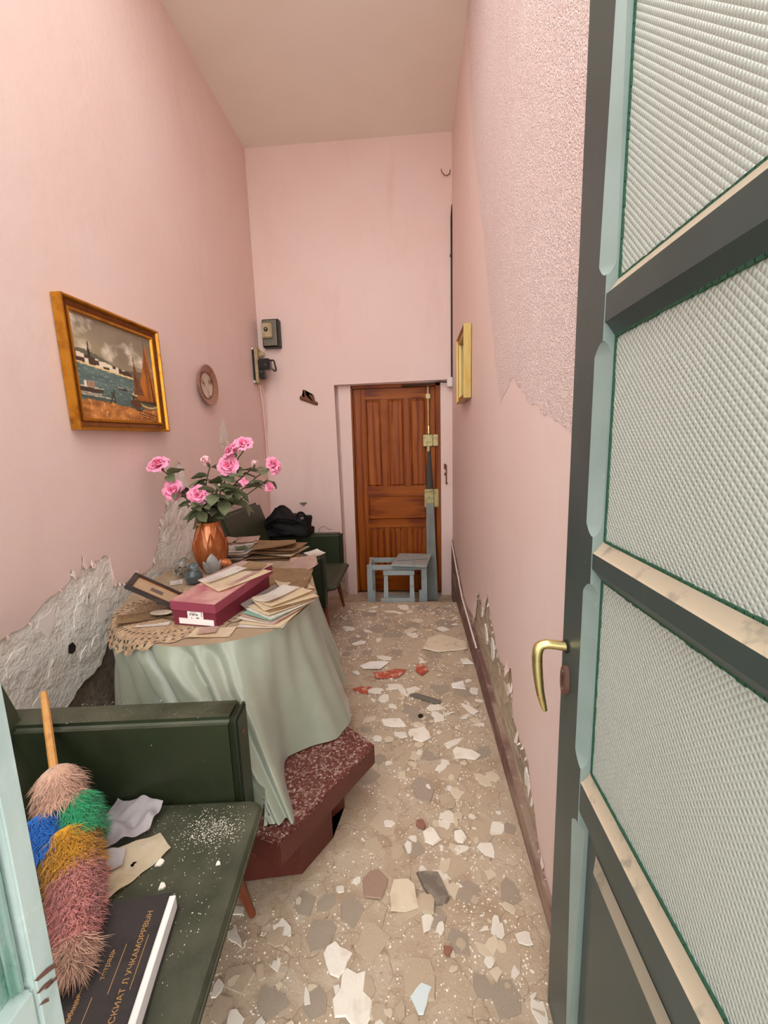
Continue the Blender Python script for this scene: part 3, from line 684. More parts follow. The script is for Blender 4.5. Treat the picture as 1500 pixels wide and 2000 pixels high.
bm = new(); c0 = bm.verts.new((-.95, 2.05, TZ+.0045)); ring = [bm.verts.new((p.x, p.y, TZ+.004)) for p in T3]
for i in range(n): bm.faces.new((c0, ring[i], ring[(i+1) % n]))
top_o = W('cover_top', bm, M['tabletop'], cl); top_o['label'] = 'dusty brown top of the cloth'

# leaning plank, stools at the far door
pk = thing('wooden_plank', 'long grey painted plank leaning upright against the wooden door', 'plank', (.18, 4.1, LOW))
bm = bx((-.058, -.012, 0), (.058, .012, .995), .003)
for v in bm.verts:
    if v.co.z > .5: v.co.x *= .68
rot_bm(bm, Matrix.Translation((0, 0, .005)) @ Matrix.Rotation(-math.radians(10), 4, 'X') @ Matrix.Rotation(-math.radians(.5), 4, 'Y'))
O('board', bm, M['plank'], pk)
st = thing('frame_stool', 'blue-grey painted open-topped wooden stool frame in front of the door', 'stool', (-.17, 3.99, LOW))
hx, hy, hz, w_ = .262, .13, .455, .026
for sx in (-1, 1):
    for sy in (-1, 1):
        O('leg', bx((sx*hx-w_, sy*hy-w_*.8, .003), (sx*hx+w_, sy*hy+w_*.8, hz), .003), M['greypaint'], st)
for sy in (-1, 1):
    O('top_rail', bx((-hx+w_, sy*hy-.012, hz-.05), (hx-w_, sy*hy+.012, hz-.002), .003), M['greypaint'], st)
for sx in (-1, 1):
    O('side_rail', bx((sx*hx-.012, -hy+w_*.8, hz-.05), (sx*hx+.012, hy-w_*.8, hz-.002), .003), M['greypaint'], st)
    O('lower_panel', bx((sx*hx-.02-(.03 if sx > 0 else 0), -hy-.012, .02), (sx*hx+.02+(.03 if sx < 0 else 0), -hy+.012, .20), .003), M['greypaint'], st)
bd = thing('loose_board', 'dusty grey board lying skewed on top of the stool frame', 'board', (-.02, 3.95, LOW+hz))
bm = bx((-.175, -.18, .003), (.165, .24, .022), .003); rot_bm(bm, Matrix.Rotation(math.radians(-9), 4, 'Z')); 
O('top_board', bm, M['greypaint'], bd)
bm = bx((-.15, -.01, .0225), (.15, .0, .0235)); rot_bm(bm, Matrix.Rotation(math.radians(12), 4, 'Z')); O('joint', bm, M['dark'], bd)
ss = thing('step_stool', 'small blue-grey step stool with splayed legs, before the larger frame', 'stool', (-.15, 3.775, LOW))
for sx in (-1, 1):
    bm = prism(new(), [(sx*.15, -.03, .003), (sx*.10, -.03, .003), (sx*.105, .03, .39), (sx*.14, .03, .39)], (0, .03, 0)); O('front_leg', bm, M['greypaint'], ss, smooth=False)
O('top_rail', bx((-.148, .015, .37), (.148, .058, .412), .004), M['greypaint'], ss)
O('foot_rail', bx((-.17, -.065, .125), (.15, -.035, .17), .004), M['greypaint'], ss)
for sx in (-.155, .135): O('foot_post', bx((sx-.018, -.065, .003), (sx+.018, -.035, .125), .003), M['greypaint'], ss)
O('tread', bx((-.10, -.02, .16), (.10, .05, .176), .003), M['plank'], ss)

# ------------------------------------------------------------------ things on the walls
def framed(name, label, cat, loc, yw, zh, fw, depth, mats, face, sgn, tilt=0.0):
    """picture hung on a wall of constant x; sgn=+1 faces +x"""
    t = thing(name, label, cat, loc)
    R_ = Matrix.Rotation(tilt, 4, 'X')
    hy_, hz_ = yw/2, zh/2
    prof = [(0, 0), (0, depth), (fw*.14, depth), (fw*.25, depth*.72), (fw*.72, depth*.55), (fw*.78, depth*.66), (fw*.92, depth*.66), (fw, depth*.4), (fw, 0)]
    def strip(a, b, seg):        # mitred moulding between two corners
        a = Vector(a); b = Vector(b)
        bm = new(); A, B_ = [], []
        da = Vector((-1 if a.x > 0 else 1, -1 if a.y > 0 else 1)); db = Vector((-1 if b.x > 0 else 1, -1 if b.y > 0 else 1))
        for (o_, d_) in seg:
            pa = a + da*o_; pb = b + db*o_
            A.append(bm.verts.new((sgn*d_, pa.x, pa.y))); B_.append(bm.verts.new((sgn*d_, pb.x, pb.y)))
        for i in range(len(A)-1): bm.faces.new((A[i], A[i+1], B_[i+1], B_[i]))
        bm.faces.new(A); bm.faces.new(B_)
        return rot_bm(bm, R_)
    cs = [(-hy_, -hz_), (hy_, -hz_), (hy_, hz_), (-hy_, hz_)]
    for i in range(4):
        f_ = O('frame_side', strip(cs[i], cs[(i+1) % 4], prof[:4]+[prof[3], (fw*.30, depth*.3), (fw*.30, 0)]), mats[0], t, smooth=False)
        O('inner_moulding', strip(cs[i], cs[(i+1) % 4], [(fw*.30, 0), (fw*.28, depth*.7), (fw*.74, depth*.52), (fw*.74, 0)]), mats[1], f_, smooth=False)
        O('gilt_edge', strip(cs[i], cs[(i+1) % 4], [(fw*.74, 0), (fw*.74, depth*.66), (fw*.92, depth*.66), (fw, depth*.4), (fw, 0)]), mats[0], f_, smooth=False)
    O(face[0], rot_bm(face[1], R_), face[2], t, smooth=False)
    return t
# the harbour painting: colours laid down on a fine grid of the canvas
def mixc(a, b, t): t = max(0, min(1, t)); return tuple(a[i]+(b[i]-a[i])*t for i in range(3))
def fb(x, y, s, o=4, z=0):
    v = 0; a = .5
    for k in range(o): v += a*noise.noise(Vector((x*s, y*s, z+k*7))); s *= 2; a *= .5
    return v
def paint(u, v):     # u right, v up, 0..1
    sky = mixc((128, 118, 96), (94, 86, 78), .5+fb(u, v, 3)); cl_ = fb(u+.15, v*1.2, 3.2, 5, 4)
    sky = mixc(sky, (172, 156, 112), max(0, (.30-abs(v-.72)*1.2))*1.6*(1-u))
    sky = mixc(sky, (204, 196, 180), max(0, cl_+.02)*3.6*(1 if .62 < v < .97 else .3))
    c = sky
    hill = .66-.14*u+.03*math.sin(u*9)+.02*fb(u, 0, 8)
    if v < hill and v > .4: c = mixc((96, 90, 72), (74, 76, 64), .5+fb(u, v, 12))
    shore = .545-.10*u
    if shore < v < shore+.10-.07*u and u < .66:
        cell = noise.cell(Vector((u*26, v*22, 2)))
        c = (196, 186, 166) if cell > .48 else ((60, 46, 34) if cell < .25 else (130, 96, 66))
    if abs(u-.17-.01*(v-.7)) < .018*(1-(v-.6)/.19) and .60 < v < .79: c = (40, 38, 30)
    if abs(v-shore) < .010 and u < .74: c = (196, 172, 122)
    if v < shore-.008:
        c = mixc((88, 106, 100), (62, 82, 80), .5+1.3*fb(u*.6, v*3, 6)); c = mixc(c, (44, 62, 58), (.32-v)*3.4)
        if fb(u, v*3, 20, 2) > .18: c = mixc(c, (150, 170, 160), .4)
    beach = .17+.03*math.sin(u*7)+.05*fb(u, 0, 6)
    if v < beach:
        c = mixc((176, 118, 60), (122, 74, 34), .5+1.6*fb(u, v*1.6, 9)); 
        if fb(u, v, 20, 3, 5) > .2: c = mixc(c, (198, 150, 92), .6)
    # small boats at the water's edge
    for bu, bv, bl, bh, cc in ((.12, .30, .16, .035, (52, 44, 36)), (.10, .245, .15, .03, (96, 92, 80)), (.20, .22, .19, .03, (60, 74, 70)), (.52, .345, .09, .015, (44, 40, 34))):
        x = (u-bu)/bl; y = (v-bv+.06*(u-bu))/bh
        if abs(x) < 1 and -1+.6*x*x < y < .3: c = cc
        if abs(x) < 1 and .3 <= y < .62: c = (168, 158, 138)
    for pu in (.13, .17, .09):
        if abs(u-pu) < .014 and .31 < v < .375: c = (150, 110, 80) if pu > .1 else (200, 190, 180)
    # beached boat
    x = (u-.86)/.20; y = (v-.235+.10*(u-.86))/.085
    if abs(x) < 1.1 and -1.05+.8*x*x < y < .35: c = (66, 66, 52) if y < -.2 else (40, 36, 28)
    if abs(x) < 1.1 and abs(y-(.35+.25*x*x)) < .12: c = (190, 170, 120)
    if abs(x) < 1.0 and abs(y-(-.75+.8*x*x)) < .13: c = (170, 146, 96)
    # sails
    if .20 < v < .90:
        t_ = (v-.24)/(.90-.24); l_ = .885-.20*(1-t_)**1.5; r_ = .885+.03+.10*(1-t_)
        if l_ < u < r_ and t_ > 0:
            c = mixc((168, 102, 32), (110, 60, 22), .5+1.2*fb(u*2, v*.5, 7)); 
            if u > .895+.05*(1-t_): c = mixc((92, 52, 24), (60, 36, 20), .5)
            if u > r_-.03: c = (150, 86, 40)
        l2 = .70+.0*(1-t_); t2 = (v-.30)/(.66-.30)
        if 0 < t2 < 1 and .715-.04*(1-t2)-.01 < u < .715+.10*(1-t2): c = mixc((74, 44, 26), (122, 74, 36), .5+fb(u, v, 12))
    if abs(u-.885) < .005 and .22 < v < .955: c = (70, 42, 24)
    if abs(u-.715+.02*(v-.5)) < .005 and .24 < v < .72: c = (66, 44, 28)
    if abs(u-.66-.6*(.25-v)) < .012 and .12 < v < .27: c = (58, 40, 26)
    if ((u-.68)/.09)**2+((v-.20)/.06)**2 < .7+.8*fb(u, v, 14): c = (74, 48, 28)
    for k in range(3):
        if abs((v-.13+.03*k)+.22*(u-.70)) < .006 and .66+.05*k < u < .99: c = (52, 34, 22)
    if abs(u-.36-.02*math.sin(v*30)) < .012 and .17 < v < .30 or abs(u-.40) < .008 and .18 < v < .32: c = mixc(c, (36, 44, 36), .8)
    return tuple(min(255, v*1.22+6) for v in c)
def painted_canvas(yw, zh, x, nu=150, nv=130):
    me = bpy.data.meshes.new('canvas'); vs_ = []; fs = []; cols_ = []
    for j in range(nv+1):
        for i in range(nu+1): vs_.append((x, -yw/2+yw*i/nu, -zh/2+zh*j/nv)); cols_.append(lin(paint(i/nu, j/nv)))
    for j in range(nv):
        for i in range(nu): a = j*(nu+1)+i; fs.append((a, a+1, a+nu+2, a+nu+1))
    me.from_pydata(vs_, [], fs); ca = me.color_attributes.new('Col', 'FLOAT_COLOR', 'POINT')
    for i, c in enumerate(cols_): ca.data[i].color = c
    me.materials.append(M['canvas']); return me
PW, PH = .68, .565
pc = thing('framed_painting', 'gilt-framed oil painting of a harbour with sailing boats', 'painting', (XL+.006, 2.10, 1.845))
pc.rotation_euler = (0, 0, 0)
bmf = new(); box(bmf, (0, -PW/2+.03, -PH/2+.03), (.012, PW/2-.03, PH/2-.03))
tmp = framed('framed_painting', 'x', 'x', (XL+.006, 2.10, 1.845), PW, PH, .055, .045, (M['gold'], M['gold_dark']), ('backing_board', bmf, M['mountcard']), 1, math.radians(1.0))
for ch in list(tmp.children): ch.parent = pc
bpy.data.objects.remove(tmp)
cv = O('canvas', painted_canvas(PW-.10, PH-.10, .016), None, pc); cv.rotation_euler = (math.radians(1.0), 0, 0)
bmf = new(); box(bmf, (-.012, -.19, -.21), (-.006, .19, .21))
framed('small_gilt_picture', 'small narrow gold-framed picture seen edge-on on the bare wall opposite the painting', 'picture', (XR-.004, 3.12, 1.985), .46, .47, .045, .05, (M['gold_pale'], M['gold']), ('picture_face', bmf, M['mirrorlike']), -1)

pt = thing('wall_plate', 'round brown decorative plate hung on the pink wall', 'plate', (XL+.006, 3.02, 1.915))
def disc_x(prof, n=40):
    bm = lathe(new(), prof, n, cap=False); return rot_bm(bm, Matrix.Rotation(PI/2, 4, 'Y'))
O('rim', disc_x([(.075, .004), (.10, .0), (.125, .014), (.142, .032), (.144, .036), (.138, .038), (.105, .024), (.092, .018)]), M['plate'], pt)
bm = disc_x([(.092, .018), (.088, .016), (.05, .014), (.002, .014)]); O('centre', bm, M['platecentre'], pt)
bm = tube(new(), [(.020, .092*math.cos(2*PI*k/40), .092*math.sin(2*PI*k/40)) for k in range(41)], .003, 6); O('centre_ring', bm, M['gold_dark'], pt)

eb = thing('meter_box', 'grey metal electric meter box high on the far pink wall', 'meter box', (-1.345, D, 2.55))
O('case', bx((-.085, -.07, -.13), (.085, -.001, .13), .008), M['meter_dark'], eb)
O('cover', bx((-.078, -.082, -.122), (.070, -.0705, .122), .006), M['meter'], eb)
O('dial_housing', bx((-.075, -.115, -.05), (.025, -.0825, .085), .008), M['cream'], eb)
bm = new(); cyl(bm, (-.03, -.1155, .025), (-.03, -.121, .025), .02); O('dial', bm, M['black'], eb)
bm = new(); cyl(bm, (-.03, -.1215, .028), (-.03, -.123, .028), .007); O('dial_centre', bm, M['cream'], eb)

wp = thing('wall_telephone', 'black wall apparatus with a looped handle mounted on a beige board', 'telephone', (XL+.004, 4.06, 2.235))
bm = bx((.022, -.055, -.17), (.05, .055, .17), .01, 3); O('board', bm, M['cream'], wp)
O('backplate', bx((0, -.045, -.16), (.022, .045, .16), .005), M['black'], wp)
for z in (-.15, .15):
    bm = new(); cyl(bm, (.01, -.047, z), (.01, -.056, z), .011, 10); O('fixing_cap', bm, M['white_plastic'], wp)
bm = tube(new(), [(.05, .03, .10), (.075, .03, .115), (.085, .03, .13)], [.03, .034, .02], 12); O('horn', bm, M['cream'], wp)
O('body', bx((.05, -.05, -.04), (.165, .04, .06), .012, 3), M['black'], wp)
O('lower_block', bx((.05, -.04, -.125), (.105, .035, -.041), .01), M['black'], wp)
bm = tube(new(), catmull([(.165, -.01, .045), (.195, -.01, .04), (.205, -.01, 0), (.212, -.01, -.045), (.195, -.01, -.052), (.18, -.01, -.035)], 5, False), .008, 8); O('handle', bm, M['black'], wp)
for y, z, x in ((-.052, .0, .125), (-.042, -.06, .08)):
    bm = new(); cyl(bm, (x, y+.003, z), (x, y-.004, z), .006, 10); O('screw', bm, M['steel'], wp)

hk = thing('boat_shaped_key_rack', 'small brown boat-shaped key hook tilted on the far wall', 'key hook', (-1.02, D, 1.93))
out = [(-.095, .012), (-.088, .03), (-.07, .03), (-.045, .016), (-.041, .035), (-.056, .06), (-.062, .078), (-.05, .09), (-.032, .084), (-.028, .066), (-.03, .046), (-.02, .028), (.002, .03), (.008, .046), (.018, .046), (.022, .032), (.032, .030), (.036, .042), (.046, .04), (.05, .022), (.056, .0), (.06, -.024), (.085, -.035), (.09, -.052), (.08, -.066), (.065, -.062), (-.085, -.008)]
O('plaque', prism(new(), [(x, -.003, z) for x, z in out], (0, -.012, 0)), M['rust'], hk, smooth=False)
bm = tube(new(), [(-.085, -.017, .008), (.078, -.017, -.052)], .009, 8); O('hull_bar', bm, M['rust'], hk)

ch_ = thing('wire_hook', 'thin curved wire hook high on the far wall near the ceiling', 'hook', (.345, D, 3.86))
O('wire', tube(new(), [(-.045, -.03, .02), (-.038, -.03, -.005), (-.015, -.025, -.028), (.01, -.02, -.03), (.032, -.012, -.012), (.04, 0.002, .03)], .0035, 6), M['rust'], ch_)
bc = thing('black_cable', 'black cable running down the far corner to the white box', 'cable', (XR-.01, D-.008, 2.1))
W('cable_run', tube(new(), [(XR-.008, D-.010, z) for z in [2.06+k*.11 for k in range(14)]]+[(XR-.004, D-.004, 3.6)], [.008]*14+[.003], 8), M['black'], bc)
W('clip', bx((XR-.022, D-.016, 3.16), (XR-.004, D-.001, 3.18), .002), M['black'], bc)
jb = thing('junction_box', 'small white junction box at the corner of the door recess', 'junction box', (XR-.03, D, 2.04))
W('casing', bx((XR-.055, D-.045, 1.99), (XR-.003, D-.001, 2.08), .004), M['white_plastic'], jb)
W('lid', bx((XR-.051, D-.049, 1.995), (XR-.007, D-.0452, 2.075), .002), M['white_plastic'], jb)
pc2 = thing('conduit_pipe', 'thin dark pipe running along the top of the door recess', 'pipe', (.2, D+.03, 2.035))
W('pipe', tube(new(), [(XR-.056, D-.02, 2.04), (.27, D-.012, 2.045), (.16, D+.04, 2.035), (-.1, D+.08, 2.03)], .008, 8), M['meter_dark'], pc2)
wc = thing('pale_cable', 'thin pale cable hanging down the corner below the black wall apparatus', 'cable', (XL+.02, 4.1, 1.5))
W('strand', tube(new(), [(XL+.035, 4.09, 2.07), (XL+.03, 4.14, 1.9), (XL+.02, 4.19, 1.6), (XL+.012, 4.207, 1.2), (XL+.012, 4.207, .75)], .007, 6), M['cable_white'], wc)
W('strand', tube(new(), [(XL+.05, 4.10, 2.07), (XL+.05, 4.17, 1.9), (XL+.03, 4.205, 1.6)], .004, 6), M['cable_white'], wc)
bk = thing('iron_latch', 'rusty iron latch on the pink post beside the wooden door', 'latch', (.345, D+.035, 1.16))
W('strap', bx((.332, D+.02, 1.04), (.344, D+.0345, 1.24), .003), M['rust'], bk)
W('catch', bx((.315, D+.012, 1.20), (.335, D+.0345, 1.25), .003), M['rust'], bk)
W('pivot', tube(new(), [(.34, D+.0345, 1.055), (.34, D+.010, 1.055)], .011, 10), M['rust'], bk)
W('lug', bx((.318, D+.016, 1.13), (.333, D+.0345, 1.16), .003), M['rust'], bk)
ws = thing('wall_clip', 'tiny metal clip on the far wall above the black bag', 'clip', (-1.14, D, .875))
O('bar', bx((-.035, -.018, .0), (.035, -.001, .014), .002), M['steel'], ws)
O('tongue', bx((-.012, -.015, -.018), (.012, -.001, 0.0), .002), M['steel'], ws)

# ------------------------------------------------------------------ things on the table
TOP = TZ + .006
def sheet(name, label, cat, x, y, z, w, l, rz, m_, group=None, curl=.006, tilt=(0, 0), th=.0012, seed=0, part='sheet'):
    t = thing(name, label, cat, (x, y, z), math.radians(rz), group)
    rs = random.Random(seed+int(abs(x*1000))+int(y*1000)); ph = rs.uniform(0, 6)
    bm = new(); nu, nv = 9, 9
    def f(u, v):
        a, b = (u-.5)*w, (v-.5)*l
        zz = curl*(.5+.5*math.sin(ph+u*3.1+v*2.0))*((abs(u-.5)*2)**2*.7+(abs(v-.5)*2)**2*.5) + math.tan(tilt[0])*a + math.tan(tilt[1])*b
        return Vector((a, b, zz))
    vv = grid(bm, nu, nv, f)
    bmesh.ops.solidify(bm, geom=bm.faces[:], thickness=th)
    mz = min(v.co.z for v in bm.verts)
    for v in bm.verts: v.co.z -= mz
    O(part, bm, m_, t, angle=60); return t

# doily with scalloped edge; the part past the table edge droops
dl = thing('crochet_doily', 'round beige crocheted doily with a scalloped edge drooping over the cloth', 'doily', (-1.03, 1.665, TOP))
bm = new(); R0 = .315; nr, na = 22, 176
def edge_dist(x, y):
    best = 9
    for i in range(len(T3)):
        a = T3[i]; d = math.hypot(a.x-x, a.y-y)
        if d < best: best = d; k = i
    a = T3[k]; out = Vector((a.x+.95, a.y-2.05)).normalized()
    s = (x-a.x)*out.x+(y-a.y)*out.y
    return s, a, out
vv = []
for i in range(nr+1):
    row = []
    for k in range(na):
        t = 2*PI*k/na; r = R0*i/nr
        if i >= nr-1: r *= 1+(.035 if i == nr else .012)*math.cos(t*22)
        x, y = -1.03+r*math.cos(t), 1.665+r*math.sin(t)
        z = TOP+.0015
        s, a, out_ = edge_dist(x, y)
        if s > -.004:
            dd = s+.004
            tg = Vector((-out_.y, out_.x)); tc_ = (x-a.x)*tg.x+(y-a.y)*tg.y; wv = .004*math.sin(t*31)*min(1, dd*20)
            x, y, z = a.x+tg.x*tc_+out_.x*(.010+.22*dd+wv), a.y+tg.y*tc_+out_.y*(.010+.22*dd+wv), TOP+.0015-min(dd, .2)*.9
        x = max(x, XL+.02)
        row.append(bm.verts.new((x, y, z)))
        if i == 0: break
    vv.append(row)
for k in range(na): bm.faces.new((vv[0][0], vv[1][k], vv[1][(k+1) % na]))
for i in range(1, nr):
    for k in range(na):
        if i in (15, 18, 20) and k % 3 == 0: continue       # openwork holes
        bm.faces.new((vv[i][k], vv[i+1][k], vv[i+1][(k+1) % na], vv[i][(k+1) % na]))
W('lacework', bm, M['doily'], dl, angle=60)

# shoebox
sbx = thing('shoebox', 'maroon cardboard shoebox with a white label strip on its end', 'box', (-.842, 1.72, TOP+.003), math.radians(-10))
wx, ly, hz = .098, .21, .078
bm = new()
for lo, hi in (((-wx, -ly, 0), (wx, ly, .003)), ((-wx, -ly, .003), (wx, -ly+.003, hz)), ((-wx, ly-.003, .003), (wx, ly, hz)), ((-wx, -ly+.003, .003), (-wx+.003, ly-.003, hz)), ((wx-.003, -ly+.003, .003), (wx, ly-.003, hz))): box(bm, lo, hi)
O('body', bm, M['maroon'], sbx, smooth=False)
lidz = .112
def lid_bm():
    b = new(); a, c = wx+.008, ly+.007
    for lo, hi in (((-a, -c, -.003), (a, c, 0)), ((-a, -c, -.038), (a, -c+.002, -.003)), ((-a, c-.002, -.038), (a, c, -.003)), ((-a, -c+.002, -.038), (-a+.002, c-.002, -.003)), ((a-.002, -c+.002, -.038), (a, c-.002, -.003))): box(b, lo, hi)
    return b
bm = lid_bm(); rot_bm(bm, Matrix.Translation((0.0, -ly-.006, .100)) @ Matrix.Rotation(math.radians(4.0), 4, 'X') @ Matrix.Rotation(math.radians(-1.5), 4, 'Z') @ Matrix.Translation((0, ly+.006, 0)))
O('lid', bm, M['maroon_lid'], sbx, smooth=False)
lb = O('label_strip', bx((-.072, -ly-.0012, .006), (.088, -ly-.0002, .030)), M['label'], sbx); lb['label'] = 'white label with black print'
O('label_square', bx((-.03, -ly-.0016, .0302), (.042, -ly-.0003, .066)), M['label'], sbx)
bm = new()
for k, (x0, x1, z) in enumerate([(-.022, .030, .061), (-.018, .012, .056), (-.02, .022, .047), (-.016, .018, .052), (-.012, -.006, .033), (.006, .024, .034)]):
    n = int((x1-x0)/.0035)
    for j in range(n):
        if (j*7+k*3) % 5 == 0: continue
        hgt = (.0012, .001, .0035, .001, .003, .003)[k]
        box(bm, (x0+j*.0035, -ly-.0019, z-hgt), (x0+j*.0035+.0024, -ly-.0016, z+hgt))
for z in (.04, .045, .05, .055): box(bm, (.033, -ly-.0019, z), (.037, -ly-.0016, z+.003))
O('printed_code', bm, M['ink'], sbx, smooth=False)
# papers lying over the lid
def lid_z(yl): return TOP+.003+.101+(yl+ly+.006)*math.tan(math.radians(4.0))
for i, (xl, yl, w, l, rz, m_, lab) in enumerate([
    (.0, .10, .21, .27, -22, 'paper_pink', 'pinkish printed sheet lying across the shoebox lid'),
    (.05, .03, .15, .26, -38, 'paper', 'folded cream letter hanging off the shoebox lid'),
    (-.04, .05, .09, .20, -30, 'paper_white', 'pale strip of paper lying along the shoebox lid'),
    (.05, .165, .12, .10, -12, 'paper_brown', 'tan card lying at the far end of the shoebox lid')]):
    c, s = math.cos(math.radians(-10)), math.sin(math.radians(-10))
    x, y = -.842+xl*c-yl*s, 1.72+xl*s+yl*c
    sheet('letter', lab, 'paper', x, y, lid_z(yl)+.002+.003*i-.5*l*math.sin(.07), w, l, rz, M[m_], 'papers on the shoebox', .008, (0, math.radians(4.0)), seed=i)

# propped photo frame with easel strut
fr = thing('photo_frame', 'dark wooden photo frame propped at an angle beside the shoebox', 'photo frame', (-1.055, 1.735, TOP+.003), math.radians(24))
FWd, FLn = .245, .20
R_ = Matrix.Translation((0, 0, 0)) @ Matrix.Rotation(math.radians(35), 4, 'Y')       # local +x' becomes down towards table
def fpart(n, lo, hi, m_, bev=.003):
    bm = bx(lo, hi, bev); rot_bm(bm, R_); O(n, bm, m_, fr)
b_ = .024
for lo, hi in (((-FWd, -FLn/2, 0), (0, -FLn/2+b_, .016)), ((-FWd, FLn/2-b_, 0), (0, FLn/2, .016)), ((-FWd, -FLn/2+b_, 0), (-FWd+b_, FLn/2-b_, .016)), ((-b_, -FLn/2+b_, 0), (0, FLn/2-b_, .016))): fpart('frame_side', lo, hi, M['darkframe'])
fpart('mount', (-FWd+b_, -FLn/2+b_, .003), (-b_, FLn/2-b_, .008), M['mountcard'], 0)
fpart('faded_picture', (-FWd*.62, -.022, .0081), (-FWd*.40, .022, .0084), M['photo_ink'], 0)
fpart('inner_slip', (-FWd+b_, FLn/2-b_-.004, .0081), (-b_, FLn/2-b_, .012), M['gold_dark'], 0)
bm = tube(new(), [(-.10, .06, .066), (-.11, .06, .003)], .006, 6); O('easel_strut', bm, M['darkframe'], fr)

# vase
VX, VY = -1.165, 2.25
vs_ = thing('vase', 'copper-glazed vase moulded like overlapping petals with a silver front', 'vase', (VX, VY, TOP))
prof = [(.040, 0), (.046, .006), (.060, .03), (.080, .075), (.090, .125), (.088, .17), (.078, .215), (.066, .25), (.060, .275), (.063, .295)]
bm = lathe(new(), prof+[(.058, .293), (.054, .27), (.06, .2), (.07, .12), (.05, .03), (.002, .012)], 40, cap=False); O('body', bm, M['copper'], vs_)
def prof_r(z):
    for (r0, z0), (r1, z1) in zip(prof, prof[1:]):
        if z0 <= z <= z1: return r0+(r1-r0)*(z-z0)/(z1-z0)
    return prof[-1][0]
def vpetal(name, th, z0, z1, half, m_, lift=.006, flip=False):
    bm = new(); nu, nv = 11, 15
    def f(u, v):
        z = z0+(z1-z0)*v; sh = math.sin(PI*min(1, v*.5+.5))**.8 if not flip else math.sin(PI*min(1, (1-v)*.5+.5))**.8
        wv = half*max(.02, sh*(1-.0*v)); a = th+(u-.5)*2*wv
        r = prof_r(z)+.002+lift*(1-(2*(u-.5))**2)*max(0.15, v if not flip else 1-v)
        return Vector((r*math.cos(a), r*math.sin(a), z))
    grid(bm, nu, nv, f); bmesh.ops.solidify(bm, geom=bm.faces[:], thickness=.0025); O(name, bm, m_, vs_, angle=60)
cam_a = math.atan2(-VY, -VX)
for k in range(5): vpetal('petal', cam_a+2*PI*(k+.5)/5, .07, .285, .62, M['copper'])
for k in range(5):
    if k == 0: continue
    vpetal('petal', cam_a+2*PI*k/5, .02, .20, .62, M['copper'], .010)
s_ = None
vpetal('silver_petal', cam_a+.0, .002, .13, .62, M['silver'], .014)
vpetal('silver_petal', cam_a+.55, .002, .085, .35, M['silver'], .008)
vpetal('silver_petal', cam_a-.55, .002, .085, .35, M['silver'], .008)
vpetal('petal', cam_a+.05, .11, .24, .34, M['copper'], .012)
bm = tube(new(), [(.07, -.01, .075), (.105, -.015, .07), (.115, -.016, .06)], [.03, .024, .01], 12); rot_bm(bm, Matrix.Diagonal((1, 1, .8, 1))); O('side_petal', bm, M['copper'], vs_)

# roses: shared petal and leaf meshes
def petal_mesh(w, h, cup, m_, nm):
    bm = new()
    def f(u, v):
        a = (u-.5)*2; ww = w*math.sin(PI*(.12+.62*v))**.8
        ripple = .16*w*math.sin(a*5+v*3)*v*v
        return Vector((a*ww, -cup*math.sin(v*PI*.55)*h + cup*.55*h*a*a - .30*h*max(0, v-.72)*3*(-1 if cup > .3 else -1.0)*.5 + ripple, h*v - .10*h*a*a))
    grid(bm, 7, 7, f)
    me = bpy.data.meshes.new(nm); bm.to_mesh(me); bm.free(); me.materials.append(m_)
    me.polygons.foreach_set('use_smooth', [True]*len(me.polygons)); return me
PM = {}
for key, m_ in (('pink', M['petal']), ('pale', M['petal_pale'])):
    PM[key] = [petal_mesh(.30, .66, .20, M['petal_deep'] if key == 'pink' else m_, 'petal_inner'), petal_mesh(.42, .80, .34, m_, 'petal_mid'), petal_mesh(.50, .92, .40, m_, 'petal_outer'), petal_mesh(.36, .72, .30, M['petal_deep'] if key == 'pink' else m_, 'petal_core')]
def leaf_mesh():
    bm = new()
    def f(u, v):
        a = (u-.5)*2; w = .36*math.sin(PI*min(1, v*.97+.02))**.75*(1.1-.35*v)
        return Vector((a*w, v, .10*abs(a)*1.0*w*3 - .22*v*v + .02*math.sin(v*14)*abs(a)))
    grid(bm, 7, 11, f); me = bpy.data.meshes.new('rose_leaf'); bm.to_mesh(me); bm.free(); me.materials.append(M['leaf'])
    me.polygons.foreach_set('use_smooth', [True]*len(me.polygons)); return me
LM = leaf_mesh()
def axis_rot(d, roll=0): 
    d = Vector(d).normalized(); return d.to_track_quat('Z', 'Y') @ Euler((0, 0, roll)).to_quaternion()
rq = random.Random(21)
